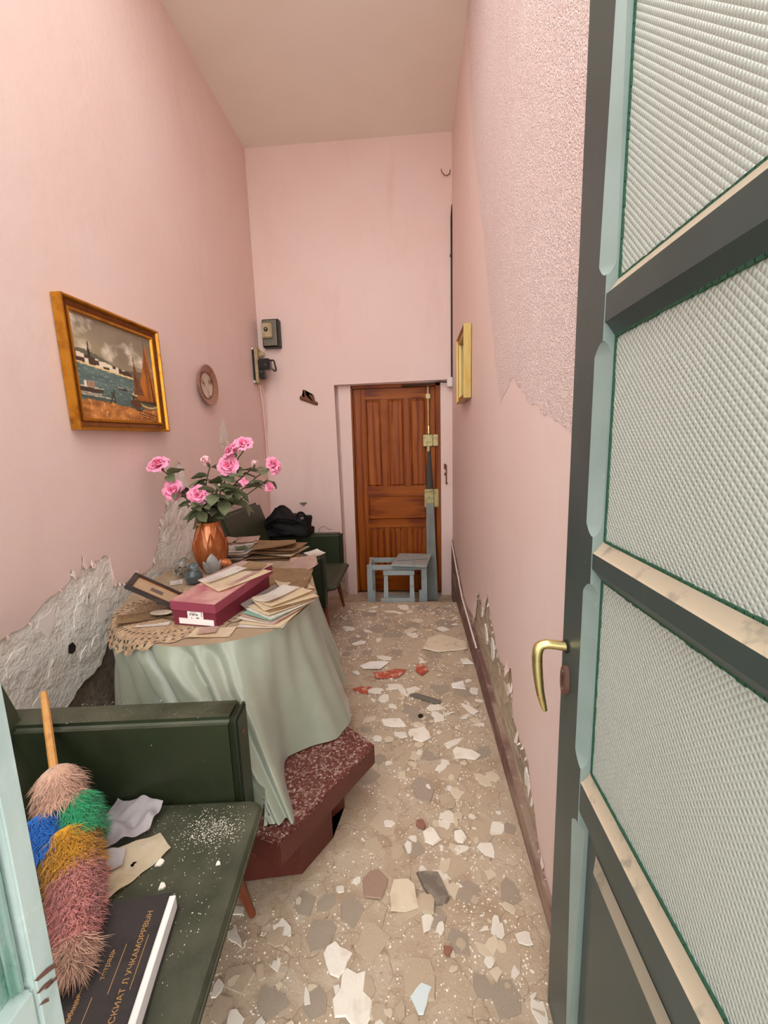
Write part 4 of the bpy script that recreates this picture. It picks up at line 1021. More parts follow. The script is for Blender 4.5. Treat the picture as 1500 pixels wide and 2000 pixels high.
def rose(label, tip, size, face, kind, leaves, opened=1.0):
    t = thing('rose', label, 'rose', tip, 0, 'artificial roses in the copper vase')
    tip = Vector(tip); q = axis_rot(face)
    base = Vector((VX+rq.uniform(-.02, .02), VY+rq.uniform(-.02, .02), TOP+.10))
    mouth = Vector((VX+(tip.x-VX)*.10, VY+(tip.y-VY)*.10, TOP+.30))
    f_ = Vector(face).normalized()
    pts = catmull([base, mouth, mouth.lerp(tip, .5)+Vector((0, 0, .03)), tip-f_*size*.9], 5, False)
    W('stem', tube(new(), pts, .0035, 6), M['stem'], t)
    ms = PM[kind]
    rings = [(3, 0, .01, 4), (4, 3, .08, 16), (5, 1, .12, 32), (5, 3, .14, 44), (6, 1, .15, 60), (7, 2, .16, 82)] if opened > .6 else ([(3, 0, .02, 8), (4, 1, .05, 16), (4, 1, .07, 26)] if opened > .3 else [(3, 0, .02, 3), (4, 1, .04, 8)])
    for (n, mi, r0, ang) in rings:
        ph = rq.uniform(0, 6)
        for k in range(n):
            a = ph+2*PI*k/n+rq.uniform(-.15, .15); tl = math.radians(ang+rq.uniform(-7, 7))
            o = O('petal', ms[mi], None, t)
            o.rotation_mode = 'QUATERNION'
            lq = Euler((0, 0, a-PI/2)).to_quaternion() @ Euler((-tl, 0, 0)).to_quaternion()
            o.rotation_quaternion = q @ lq
            o.location = q @ Vector((math.cos(a)*r0*size, math.sin(a)*r0*size, -.45*size))
            sc = size*rq.uniform(.9, 1.1)*(1 if mi else .95); o.scale = (sc, sc, sc)
    bm = lathe(new(), [(.004, -.9*size), (.16*size, -.72*size), (.22*size, -.5*size), (.15*size, -.3*size)], 8); rot_bm(bm, q.to_matrix().to_4x4()); O('calyx', bm, M['leaf'], t)
    for k in range(int(leaves*1.5)):
        fr_ = rq.uniform(.42, .97); i = int(fr_*(len(pts)-1)); p = pts[i]
        d = (pts[min(i+1, len(pts)-1)]-pts[max(i-1, 0)]).normalized()
        az = rq.uniform(0, 2*PI); side = Vector((math.cos(az), math.sin(az), rq.uniform(-.3, .4)))
        dirv = (side - d*side.dot(d)*.6).normalized()
        if dirv.x < -.2 and p.x < -1.35: dirv.x *= -1
        o = O('leaf', LM, None, t); o.rotation_mode = 'QUATERNION'
        o.rotation_quaternion = dirv.to_track_quat('Y', 'Z') @ Euler((rq.uniform(-.5, .3), rq.uniform(-.7, .7), 0)).to_quaternion()
        o.location = p - tip; s = rq.uniform(.07, .115); o.scale = (s, s, s)
cm = Vector((0, -1, .15))
rose('full pink rose on the longest stem, reaching towards the painting', (-1.395, 2.20, 1.392), .062, (-.15, -.55, .8), 'pink', 4)
rose('spiral-centred pink rose just below the outermost bloom', (-1.325, 2.19, 1.24), .060, (-.1, -1, .25), 'pink', 5)
rose('ruffled pink rose low at the front above the vase mouth', (-1.155, 2.14, 1.215), .056, (.1, -1, .2), 'pink', 6)
rose('half-opened pale rose standing alone between the two groups of blooms', (-1.124, 2.20, 1.40), .056, (-.2, -.5, .8), 'pale', 5, .5)
rose('large pink rose at the middle of the bouquet', (-.998, 2.19, 1.368), .060, (0, -1, .3), 'pink', 8)
rose('deep pink rose seen from the side between two larger blooms', (-.98, 2.20, 1.452), .052, (-.5, -.4, .6), 'pink', 3)
rose('topmost pink rose of the bouquet', (-.915, 2.22, 1.487), .054, (.1, -.6, .75), 'pink', 3)
rose('small pale pink rosebud on a thin arching stem', (-.85, 2.20, 1.382), .040, (.3, -.5, .8), 'pale', 4, .1)
rose('shaggy pink rose at the end nearest the wooden door', (-.741, 2.20, 1.363), .050, (.8, -.45, .35), 'pink', 4)
rose('small pink rose half hidden among the leaves', (-.895, 2.15, 1.278), .050, (.2, -1, .2), 'pink', 8, .5)
rose('drooping pink rosebud facing downwards at the bouquet edge', (-.775, 2.20, 1.242), .054, (.35, -.4, -.8), 'pink', 6, .4)
rose('leafy sprig with one tiny pale bud at the bouquet heart', (-1.02, 2.12, 1.27), .018, (0, -1, .5), 'pale', 13, .1)
rose('short leafy sprig with a tiny bud over the vase rim', (-1.19, 2.12, 1.17), .016, (-.3, -1, .3), 'pale', 10, .1)

# glassware
g1 = thing('glass_jar', 'small smoky glass jar with a round stopper beside the photo frame', 'jar', (-1.165, 2.04, TOP+.003))
O('bowl', lathe(new(), [(.02, 0), (.036, .006), (.046, .03), (.044, .05), (.034, .066), (.03, .072), (.027, .07), (.04, .045), (.04, .03), (.03, .01), (.001, .008)], 28, cap=False), M['glass_smoke'], g1)
O('stopper', lathe(new(), [(.001, .07), (.026, .074), (.032, .09), (.026, .105), (.001, .112)], 24, cap=False), M['glass_smoke'], g1)
g2 = thing('glass_bottle', 'clear glass bottle lying on its side beside the vase', 'bottle', (-1.29, 2.16, TOP+.037))
bm = lathe(new(), [(.001, -.05), (.03, -.048), (.034, -.03), (.034, .02), (.016, .045), (.014, .06), (.019, .064), (.019, .07), (.011, .07), (.011, .045), (.028, .015), (.028, -.04), (.001, -.044)], 24, cap=False); rot_bm(bm, Matrix.Rotation(math.radians(80), 4, 'X')); O('bottle_body', bm, M['glass'], g2)
g3 = thing('glass_dish', 'small clear glass dish standing on edge by the peeling wall', 'dish', (-1.36, 2.30, TOP+.036))
bm = lathe(new(), [(.001, .0), (.02, .002), (.034, .014), (.032, .017), (.018, .006), (.001, .004)], 24, cap=False); rot_bm(bm, Matrix.Rotation(math.radians(70), 4, 'X')); O('dish_body', bm, M['glass'], g3)
g4 = thing('glass_lid', 'flat round glass lid lying between the vase and the shoebox', 'saucer', (-1.07, 2.10, TOP+.003))
O('lid_disc', lathe(new(), [(.04, 0), (.042, .004), (.03, .012), (.01, .018), (.008, .03), (.001, .032)], 24, cap=False), M['glass_smoke'], g4)  # loose glass lid with a raised knob, lying flat on the table
sheet('paper_slip', 'small white slip of paper under the clear glass bottle', 'paper', -1.27, 2.05, TOP+.0025, .06, .09, 30, M['paper_white'], curl=.002)

# fanned documents at the table edge beside the shoebox
fan = [(-.60, 1.585, 4, 'paper_white', .19, .25), (-.59, 1.595, -4, 'paper', .19, .25), (-.605, 1.61, -9, 'paper_white', .18, .24), (-.585, 1.62, -15, 'paper_pink', .18, .25), (-.59, 1.63, -20, 'mintcard', .17, .24), (-.575, 1.645, -26, 'paper_white', .17, .25), (-.58, 1.66, -31, 'paper', .17, .24), (-.565, 1.68, -37, 'paper_brown', .16, .24), (-.575, 1.69, -42, 'paper', .16, .25), (-.59, 1.71, -30, 'paper', .16, .22), (-.62, 1.72, -14, 'paper_white', .10, .20)]
fl = ['lowest white sheet of the fanned stack beside the shoebox', 'cream sheet second from the bottom of the fan', 'white sheet third from the bottom of the fan', 'pinkish sheet in the lower half of the fan', 'pale mint card in the middle of the fan', 'white sheet just above the mint card in the fan', 'cream handwritten sheet in the upper half of the fan', 'tan envelope near the top of the fan', 'cream letter on the tan envelope in the fan', 'cream topmost letter of the fan with faint writing', 'narrow white folded slip on top of the fan against the shoebox']
for i, (x, y, a, m_, w, l) in enumerate(fan):
    sheet('document', fl[i], 'paper', x, y+.035, TOP+.003+.0042*i, w, l, a-8, M[m_], 'fanned documents beside the shoebox', .004 if i < 9 else .012, seed=i)
sheet('folder', 'translucent grey folder standing against the shoebox side', 'folder', -.69, 1.77, TOP+.003, .05, .26, -16, mat('grey_folder', (176, 166, 160), .4, trans=.2), curl=.004, tilt=(math.radians(-35), 0))
bm_l = None
# small papers at the front of the table
sheet('envelope', 'cream envelope under the front edge of the shoebox', 'envelope', -.78, 1.455, TOP+.003, .16, .085, 4, M['paper'], curl=.004)
sheet('card', 'small cream card lying on the envelope by the shoebox', 'card', -.80, 1.462, TOP+.009, .07, .06, 14, M['paper_pink'], curl=.003)
sheet('torn_paper', 'brown triangular torn paper on the doily', 'paper', -1.15, 1.60, TOP+.004, .20, .12, 32, M['paper_brown'], curl=.012)
sheet('torn_paper', 'crumpled tan scrap beside the photo frame on the doily', 'paper', -1.04, 1.62, TOP+.005, .12, .09, -18, M['paper_brown'], curl=.02)
sheet('envelope', 'narrow white folded envelope on the doily', 'envelope', -1.06, 1.515, TOP+.004, .13, .026, 14, M['paper_white'], curl=.004, th=.005)
gd = thing('grey_dish', 'flat grey oval shard lying by the foot of the photo frame', 'shard', (-1.075, 1.605, TOP+.018))
bm = lathe(new(), [(.001, 0), (.04, .0), (.044, .003), (.04, .006), (.001, .006)], 24, cap=False); rot_bm(bm, Matrix.Diagonal((1.1, .6, 1, 1))); O('disc', bm, M['slate'], gd)

# back of the table: booklets and a bundle of brown magazines
ORD = ['lowest', 'second from bottom', 'third from bottom', 'fourth from bottom', 'fifth from bottom', 'sixth from bottom', 'seventh from bottom']
mz = [(-.93, 2.60, .30, .24, -6), (-.90, 2.58, .32, .22, 9), (-.86, 2.61, .26, .25, -14), (-.93, 2.59, .30, .20, 4), (-.88, 2.62, .30, .22, -9), (-.91, 2.60, .27, .20, 16)]
for i, (x, y, w, l, a) in enumerate(mz):
    sheet('magazine', ('topmost' if i == 5 else ORD[i])+' tattered brown magazine of the pile before the black bag', 'magazine', x, y, TOP+.002+i*.0135, w, l, a, M['paper_brown'] if i != 2 else M['paper'], 'pile of brown magazines', .004 if i < 5 else .022, th=.006, seed=40+i, part='pages')
for i in range(7):
    sheet('booklet', (ORD[i]+' white booklet of the stack behind the vase') if i < 6 else 'topmost white booklet behind the vase, crossed by an olive ribbon', 'booklet', -1.17+.012*math.sin(i*3), 2.56+.010*math.cos(i*2), TOP+.002+i*.0105, .24, .26, (i*23) % 9-4, M['paper_white'] if i % 3 != 1 else M['paper_pink'], 'stack of booklets behind the vase', .002, th=.0095, seed=60+i, part='pages')
bz = TOP+.002+7*.0105
sk = sheet('ribbon', 'olive green ribbon lying across the topmost booklet', 'ribbon', -1.165, 2.625, bz+.004, .24, .014, -2, mat('olive_ribbon', (136, 140, 76), .6), curl=.003)
sheet('card', 'green card lying on the topmost booklet', 'card', -1.10, 2.51, bz+.003, .07, .09, 40, M['paper_green'], curl=.004)
sheet('card', 'pale pink card leaning on the booklets towards the black bag', 'card', -1.13, 2.70, bz+.002, .15, .09, 8, M['paper_pink'], curl=.004, tilt=(0, math.radians(12)))
sheet('card', 'pink-brown card behind the vase beside the booklets', 'card', -1.26, 2.69, bz+.002, .12, .10, -24, M['paper_pink'], curl=.006, tilt=(0, math.radians(10)))
sheet('paper_slip', 'white strip of paper along the booklet edge', 'paper', -1.08, 2.56, bz+.009, .05, .15, -42, M['paper_white'], curl=.006)
sheet('parchment', 'crumpled tan wrapping paper spread behind the fanned documents', 'wrapping paper', -.70, 2.06, TOP+.003, .30, .40, 8, M['paper_brown'], curl=.03, seed=3)
sheet('parchment', 'striped pinkish cloth piece hanging at the table edge before the armchair', 'cloth', -.66, 2.36, TOP+.003, .16, .26, 16, M['paper_pink'], curl=.035, seed=8)
sheet('round_mat', 'curled cream sheet under the top of the fan near the edge', 'paper', -.60, 1.96, TOP+.005, .16, .18, 30, M['paper'], curl=.03, seed=5)
sheet('paper_slip', 'white corner of paper sticking out over the armchair arm', 'paper', -.64, 2.56, TOP+.02, .10, .12, 40, M['paper_white'], curl=.012)

# black bag on the far arm of the far armchair
bg_ = thing('black_bag', 'crumpled black fabric holdall slumped on the armchair arm', 'bag', (-1.14, 3.62, .683))
bm = new(); nu, nv = 48, 24
def bag(u, v):
    a = 2*PI*u; z = v
    rx = .225*(1-.25*z**3); ry = .105*(1-.35*z)
    e = .55
    cx, sy_ = math.cos(a), math.sin(a)
    x = rx*math.copysign(abs(cx)**e, cx); y = ry*math.copysign(abs(sy_)**e, sy_)
    if v > .86: k = (1-v)/.14; x *= .15+.85*k**.5; y *= .1+.9*k**.5
    zt = .16+.10*math.exp(-((x+.06)/.07)**2)+.02*math.exp(-((x-.14)/.05)**2)
    n_ = .018*noise.noise(Vector((x*9, y*9, z*3)))+.014*noise.noise(Vector((x*22, y*22, z*6)))
    return Vector((x+n_, y+n_*1.2, max(0.0, min(1, v*1.05))*zt*(1 if v < .95 else 1)+ (n_ if v > .05 else 0)))
vv = grid(bm, nu, nv, bag, closed_u=True); bm.faces.new([vv[i][0] for i in range(nu)]); bm.faces.new([vv[i][-1] for i in range(nu)])
for v in bm.verts: v.co.z = max(0, v.co.z)
O('bag_body', bm, M['black_cloth'], bg_, angle=70)
for pts in ([(-.16, -.10, .10), (-.05, -.115, .16), (.08, -.11, .15), (.19, -.09, .10)], [(.10, -.05, .15), (.13, -.06, .20), (.17, -.06, .195), (.19, -.05, .14)]):
    O('strap', tube(new(), catmull(pts, 6, False), .009, 6), M['black_cloth'], bg_)
O('zip', tube(new(), [(-.10, -.012, .20), (.02, -.015, .165), (.15, -.01, .165)], .006, 6), M['vinyl_dark'], bg_)
bkl = O('buckle', bx((.15, -.085, .145), (.175, -.07, .165), .003), M['steel'], bg_)
wr_ = thing('bent_wire', 'thin bent wire standing on the far armchair arm', 'wire', (-.80, 3.64, .683))
O('strand', tube(new(), catmull([(-.06, 0, .002), (-.05, 0, .04), (-.01, 0, .06), (.03, 0, .035), (.06, 0, .03)], 5, False), .003, 6), M['steel'], wr_)

# ------------------------------------------------------------------ things on the near armchair
SZ = .4215
# feather duster
du = thing('feather_duster', 'feather duster in bands of peach, blue, green, mustard and pink', 'feather duster', (-.75, .72, SZ))
hb, ht = Vector((-.976, .93, .621)), Vector((-1.104, 1.06, .748))
W('handle', tube(new(), [hb-(ht-hb)*.3, hb, hb.lerp(ht, .5), ht], [.010, .0105, .0105, .009], 10), M['bamboo'], du)
W('handle_tip', tube(new(), [ht, ht+(ht-hb)*.04], [.0095, .006], 10), M['bamboo'], du)
path = catmull([(-.975, .93, .621), (-.94, .90, .575), (-.90, .862, .535), (-.85, .815, .502), (-.785, .757, .487), (-.715, .675, .485), (-.672, .605, .475)], 6, False)
rad = [.020, .036, .046, .052, .056, .058, .056, .057, .058, .058, .060, .060, .060, .060, .061, .062, .062, .062, .061, .060, .059, .058, .056, .054, .052, .050, .047, .044, .040, .036, .030, .025, .020, .014, .010, .008, .006]
bands = [('peach', 0, 10), ('blue', 10, 18), ('green', 9, 17), ('mustard', 16, 24), ('rose', 23, 33), ('peach', 32, 36)]
fr2 = random.Random(9)
for nm, i0, i1 in bands:
    bm = new()
    P_ = path[i0:i1+1]; 
    off = Vector((0, 0, 0))
    if nm == 'blue': off = Vector((-.028, -.026, -.004))
    if nm == 'green': off = Vector((.020, .018, 0))
    k_ = .72 if nm in ('blue', 'green') else .86
    tube(bm, [p+off for p in P_], [rad[min(i, len(rad)-1)]*k_ for i in range(i0, i1+1)], 14)
    for q in range(6500 if nm == 'rose' else 4200):
        t = fr2.random()*(len(P_)-1.01); i = int(t); p = P_[i].lerp(P_[i+1], t-i)+off
        ax = (P_[i+1]-P_[i]).normalized(); s_a = ax.orthogonal().normalized(); s_b = ax.cross(s_a)
        a = fr2.uniform(0, 2*PI); n_ = s_a*math.cos(a)+s_b*math.sin(a)
        R1 = rad[min(i0+i, len(rad)-1)]*k_
        b0 = p+n_*R1*.92
        if b0.z < SZ+.006: continue
        tang = (ax*fr2.uniform(.2, 1.0)+n_*fr2.uniform(.10, .45)+n_.cross(ax)*fr2.uniform(-.5, .5)).normalized()
        L_ = fr2.uniform(.014, .044)*(1.5 if nm == 'peach' and i0 > 20 else 1); wd = n_.cross(tang).normalized()*.0009
        mid = b0+tang*L_*.55+n_*.003; end = b0+tang*L_+Vector((0, 0, -.002))+n_.cross(ax)*fr2.uniform(-.006, .006)
        if end.z < SZ+.004: end.z = SZ+.004
        v1, v2, v3, v4, v5 = (bm.verts.new(x) for x in (b0-wd, b0+wd, mid+wd*.8, mid-wd*.8, end))
        bm.faces.new((v1, v2, v3, v4)); bm.faces.new((v4, v3, v5))
    for v in bm.verts: v.co.z = max(v.co.z, SZ+.003)
    me_o = W('feathers', bm, M['f_'+nm], du, angle=60); me_o['label'] = {'rose': 'dusty pink'}.get(nm, nm)+' feathers'

# linen and papers under the duster
def crumple(name, label, cat, pts, z, m_, amp, seed, th=.002):
    c = Vector((sum(p[0] for p in pts)/len(pts), sum(p[1] for p in pts)/len(pts)))
    t = thing(name, label, cat, (c.x, c.y, z)); bm = new()
    a, b, c_, d = [Vector(p) for p in pts]
    def f(u, v):
        p = a.lerp(b, u).lerp(d.lerp(c_, u), v)
        return Vector((p.x-c.x, p.y-c.y, .003+amp*(.5+noise.noise(Vector((p.x*11+seed, p.y*17, seed)))+.5*noise.noise(Vector((p.x*34, p.y*30, seed+2))))))
    grid(bm, 26, 26, f)
    for v in bm.verts: v.co.z = max(.0025, v.co.z)
    bmesh.ops.solidify(bm, geom=bm.faces[:], thickness=-th)
    mz = min(v.co.z for v in bm.verts)
    for v in bm.verts: v.co.z -= mz
    O('sheet', bm, m_, t, angle=70); return t
crumple('grey_rag', 'grey rag tucked under the feather duster', 'rag', [(-.93, .985), (-.83, 1.0), (-.80, .93), (-.90, .90)], SZ, mat('grey_rag', (118, 106, 98), .9, bumps=[('noise', 60, .4, .004)]), .010, 3)
crumple('brown_paper', 'crumpled beige paper sheet beside the black book', 'paper', [(-.86, .84), (-.70, .93), (-.645, .888), (-.725, .755)], SZ+.001, M['paper'], .012, 1)
crumple('white_cloth', 'crumpled white linen cloth on the seat beside the duster', 'cloth', [(-.885, 1.02), (-.735, 1.005), (-.725, .925), (-.86, .835)], SZ+.016, M['linen'], .030, 7, .004)
crumple('tissue', 'small crumpled white tissue beside the mustard feathers', 'tissue', [(-.80, .86), (-.755, .87), (-.735, .83), (-.775, .80)], SZ+.018, M['linen'], .020, 9)

# black book
bo = thing('black_book', 'large black hardback book with gilt lettering on the green seat', 'book', (-.592, .607, SZ+.0015), math.radians(13))
bw, bl, bh = .076, .142, .040
O('pages', bx((-bw+.004, -bl+.004, .0035), (bw-.003, bl-.006, bh-.0035), .001), M['label'], bo)
O('back_cover', bx((-bw, -bl, 0), (bw, bl, .0033), .001), M['bookcover'], bo)
O('front_cover', bx((-bw, -bl, bh-.0033), (bw-.016, bl, bh), .001), M['bookcover'], bo)
O('spine', bx((-bw-.004, -bl, 0), (-bw+.003, bl, bh), .0015), M['bookcover'], bo)
def text_mesh(body, size, m_, nm):
    cu = bpy.data.curves.new(nm, 'FONT'); cu.body = body; cu.size = size; cu.extrude = .0003; cu.align_x = 'CENTER'
    ob = bpy.data.objects.new(nm, cu); C.objects.link(ob)
    dg = bpy.context.evaluated_depsgraph_get(); dg.update()
    me = bpy.data.meshes.new_from_object(ob.evaluated_get(dg)); bpy.data.objects.remove(ob)
    me.materials.clear(); me.materials.append(m_); return me
def book_text(body, size, x, y, nm='gilt_title'):
    me = text_mesh(body, size, M['giltprint'], nm); o = O(nm, me, None, bo); o.location = (x, y, bh+.0004); o.rotation_euler = (0, 0, PI/2); return o
book_text('ПОИСКИАТ Л УЧКАМОРЯВЫН', .0145, bw-.040, .0)
book_text('тетрадь', .013, -.012, .02, 'gilt_script'); book_text('общая', .013, -.042, -.04, 'gilt_script')
for (x, y0, y1, w_) in ((bw-.032, -.03, .06, .0006), (.006, -.03, .05, .0006), (-.020, -.12, -.03, .0006), (-.046, -.10, .02, .0006)): O('gilt_rule', bx((x-w_, y0, bh+.0001), (x+w_, y1, bh+.0006)), M['giltprint'], bo)

# ------------------------------------------------------------------ litter on the floor
fr3 = random.Random(33)
def in_poly(x, y, poly):
    c = False; n = len(poly)
    for i in range(n):
        (x0, y0), (x1, y1) = poly[i], poly[i-1]
        if (y0 > y) != (y1 > y) and x < (x1-x0)*(y-y0)/(y1-y0)+x0: c = not c
    return c
blocked = [top, pl_, [(p.x, p.y) for p in B3[::6]]]
feet = [(-.50, 1.05), (-.63, 2.95), (-.63, 3.57)]
def free(x, y, m_=.02):
    if not (-1.0 < x < XR-.03-m_ and .72 < y < LIP-.03): return False
    for P_ in blocked:
        for dx, dy_ in ((0, 0), (m_, 0), (-m_, 0), (0, m_), (0, -m_)):
            if in_poly(x+dx, y+dy_, P_): return False
    return all(math.hypot(x-a, y-b) > m_+.03 for a, b in feet)
def chip_bm(rs, s, th, jagged=.35, n=None, stretch=1.0, curl=0.0):
    n = n or rs.randint(5, 9); bm = new(); A, B_ = [], []
    a0 = rs.uniform(0, 6)
    for k in range(n):
        a = a0+2*PI*(k+rs.uniform(-.3, .3))/n; r = s*(1+rs.uniform(-jagged, jagged))
        x, y = r*math.cos(a)*stretch, r*math.sin(a)/stretch
        z = curl*s*(x/s)**2
        A.append(bm.verts.new((x, y, z))); B_.append(bm.verts.new((x*.93, y*.93, z+th)))
    for k in range(n): bm.faces.new((A[k], A[(k+1) % n], B_[(k+1) % n], B_[k]))
    ca = bm.verts.new((0, 0, 0)); cb = bm.verts.new((0, 0, th*1.1))
    for k in range(n):
        bm.faces.new((ca, A[(k+1) % n], A[k])); bm.faces.new((cb, B_[k], B_[(k+1) % n]))
    return bm
def mesh_of(bm, m_, nm):
    bmesh.ops.recalc_face_normals(bm, faces=bm.faces); me = bpy.data.meshes.new(nm); bm.to_mesh(me); bm.free(); me.materials.append(m_); return me
# flat stones of the broken paving, bedded in the floor
stones = [mesh_of(chip_bm(fr3, 1, .10, .22, fr3.randint(5, 8)), M['slate'], 'paving_stone') for _ in range(7)] + [mesh_of(chip_bm(fr3, 1, .10, .22, fr3.randint(5, 8)), M['shard'], 'paving_stone') for _ in range(10)]
placed = []
def put_stone(x, y, s, k=None, rz=None, dz=-.004):
    o = O('paving_stone', stones[fr3.randrange(len(stones)) if k is None else k], None, floor)
    o.location = (x, y, fz(x, y)+dz); o.rotation_euler = (fr3.uniform(-.02, .02), fr3.uniform(-.02, .02), fr3.uniform(0, 6) if rz is None else rz); o.scale = (s, s*fr3.uniform(.8, 1.15), .07)
    placed.append((x, y, s))
for x, y, s, k in [(-.139, 1.005, .050, 8), (.117, 1.017, .042, 1), (-.398, .855, .048, 2), (.224, .896, .050, 3), (.198, 2.873, .14, 9), (.30, 2.85, .07, 10), (-.30, 1.02, .05, 4), (-.20, .855, .035, 5), (.02, 1.56, .06, 0), (-.12, 1.55, .05, 11), (.03, 2.02, .07, 6), (-.03, 2.10, .05, 1), (-.10, 2.28, .075, 12), (.06, 2.45, .09, 13), (-.12, 2.55, .07, 14), (.14, 2.30, .06, 2), (-.25, 2.9, .10, 9), (-.02, 1.30, .045, 3), (.12, 1.25, .05, 15)]:
    if free(x, y, s*.9): put_stone(x, y, s, k)
tries = 0
while len(placed) < 120 and tries < 6000:
    tries += 1
    y = .75+2.85*fr3.random()**1.1; x = fr3.uniform(-.55, .34); s = fr3.uniform(.022, .055)*(1+.35*(y-1))
    if free(x, y, s) and all(math.hypot(x-a, y-b) > (s+c)*.82 for a, b, c in placed): put_stone(x, y, s)
# singled-out fragments
def frag(name, label, x, y, s, m_, th=.006, jagged=.3, stretch=1.0, n=None, rz=None, lift=0, cat='fragment', curl=0.0, group=None, seed=None):
    rs = random.Random(int(x*997+y*3331) if seed is None else seed)
    o = O(name, chip_bm(rs, s, th, jagged, n, stretch, curl), m_, None, smooth=False)
    o.location = (x, y, fz(x, y)+.004+lift); o.rotation_euler = (0, 0, rs.uniform(0, 6) if rz is None else rz)
    return tag(o, label, cat, group)
frag('plaster_flake', 'largest white paint flake, near the front of the floor', -.185, .875, .052, M['flake'], .004, .35, .85, 13, .3)
frag('plaster_flake', 'long white paint flake touching the largest one', -.235, .955, .040, M['flake'], .004, .4, 1.25, 12, 2.0)
frag('plaster_chunk', 'thick cracked white plaster chunk in the middle of the floor', -.055, 1.13, .050, M['flake_cream'], .016, .18, .9, 8)
frag('plaster_chunk', 'tan plaster chunk leaning against the cracked white one', .015, 1.11, .034, M['shard'], .014, .2, 1, 6)
frag('slate_shard', 'dark grey stone shard beside the plaster chunks', .045, 1.16, .050, mat('dark_shard', (116, 105, 94), .85, layers=[('noise', 20, (146, 134, 120), .45, .65)]), .010, .3, 1.25, 9, -.9)
frag('plaster_chunk', 'square white plaster piece with a rough face', .045, 1.345, .038, M['flake'], .008, .15, 1, 6)
frag('plaster_chunk', 'rounded white plaster piece close to the skirting', .15, 1.345, .026, M['flake'], .008, .2, 1, 7)
frag('plaster_chunk', 'white two-lobed plaster piece beyond the red step', .215, 1.77, .055, M['flake'], .006, .4, .8, 9)
frag('plaster_chunk', 'broken white plaster plate level with the step corner', .02, 1.90, .05, M['flake'], .008, .35, 1, 7)
frag('plaster_chunk', 'pale flat flake among the rubble beside the tablecloth', -.12, 1.98, .055, M['flake'], .004, .35, 1.2, 8)
frag('tile_shard', 'large pale beige tile shard near the far step', .205, 2.86, .15, M['flake_cream'], .006, .16, 1.05, 9, .2, .006)
frag('tile_shard', 'thin white tile strip beside the large beige shard', .34, 2.62, .045, M['flake'], .006, .2, 1, 4)
frag('cigarette_packet', 'crushed red and white cardboard packet on the rubble', .035, 2.50, .06, M['redbit'], .012, .2, .75, 5, .5, .004, cat='packet')
frag('paper_scrap', 'torn red printed paper beside the crushed packet', -.16, 2.45, .075, M['redbit'], .002, .4, 1.4, 9, .2, .004, cat='paper')
frag('paper_scrap', 'torn white paper piece touching the red printed one', -.28, 2.55, .085, M['paper_white'], .002, .2, 1.3, 5, .1, .006, cat='paper')
frag('paper_scrap', 'reddish paper scrap against the tablecloth hem', -.33, 2.28, .05, M['redbit'], .003, .4, 1.0, 8, cat='paper')
frag('wood_strip', 'short dark grey wood strip lying across the rubble', .055, 2.19, .055, mat('grey_strip', (112, 104, 96), .8), .010, .1, 2.2, 4, -.45, .004, cat='strip')
frag('paper_scrap', 'pale folded paper corner near the skirting', .26, 2.35, .05, M['paper_white'], .004, .3, 1, 4, cat='paper')
frag('brick_fragment', 'dull red brick fragment sunk in the dust of the middle floor', -.155, 1.165, .045, mat('brick_dust', (158, 130, 113), .9, bumps=[('noise', 50, .6, .004)]), .004, .3, 1, 8)
frag('brick_fragment', 'small red brick piece beside the square white plaster', .01, 1.39, .02, mat('brick_red', (146, 100, 84), .9), .010, .25, 1, 6)
frag('brick_fragment', 'tiny red brick chip between the grey stones', .075, .99, .014, mat('brick_red2', (146, 100, 84), .9), .008, .25, 1, 6)
frag('plaster_flake', 'pale blue-white flake by the near skirting', .0, .885, .028, mat('bluish_flake', (212, 222, 222), .8), .003, .4, 1.1, 9)
frag('bottle_cap', 'small black bottle cap among white chips', .02, 2.04, .015, M['black'], .006, .05, 1, 12, cat='cap')
# many alike flakes: individuals that share a description
fm = [mesh_of(chip_bm(fr3, 1, .22, .42, fr3.randint(6, 11), fr3.choice((.8, 1, 1.3, 1.6))), M['flake'], 'plaster_flake') for _ in range(14)] + [mesh_of(chip_bm(fr3, 1, .22, .35, fr3.randint(5, 8), fr3.choice((.8, 1, 1.3))), M['flake_cream'], 'plaster_flake') for _ in range(8)] + [mesh_of(chip_bm(fr3, 1, .22, .35, fr3.randint(5, 8)), M['shard'], 'plaster_flake') for _ in range(5)]
def dens(x, y):
    d = .35+.9*max(0, noise.noise(Vector((x*3.1, y*2.2, 9))))
    d += 1.7*math.exp(-((x-.14)/.12)**2-((y-1.27)/.2)**2) + .8*math.exp(-((x-.02)/.2)**2-((y-1.95)/.22)**2)
    d += .9*math.exp(-((x-.20)/.10)**2-((y-.97)/.15)**2) + .5*math.exp(-((x+.18)/.12)**2-((y-.88)/.1)**2) + .5*math.exp(-((x+.1)/.2)**2-((y-1.55)/.12)**2)
    return d
cnt = 0; tries = 0
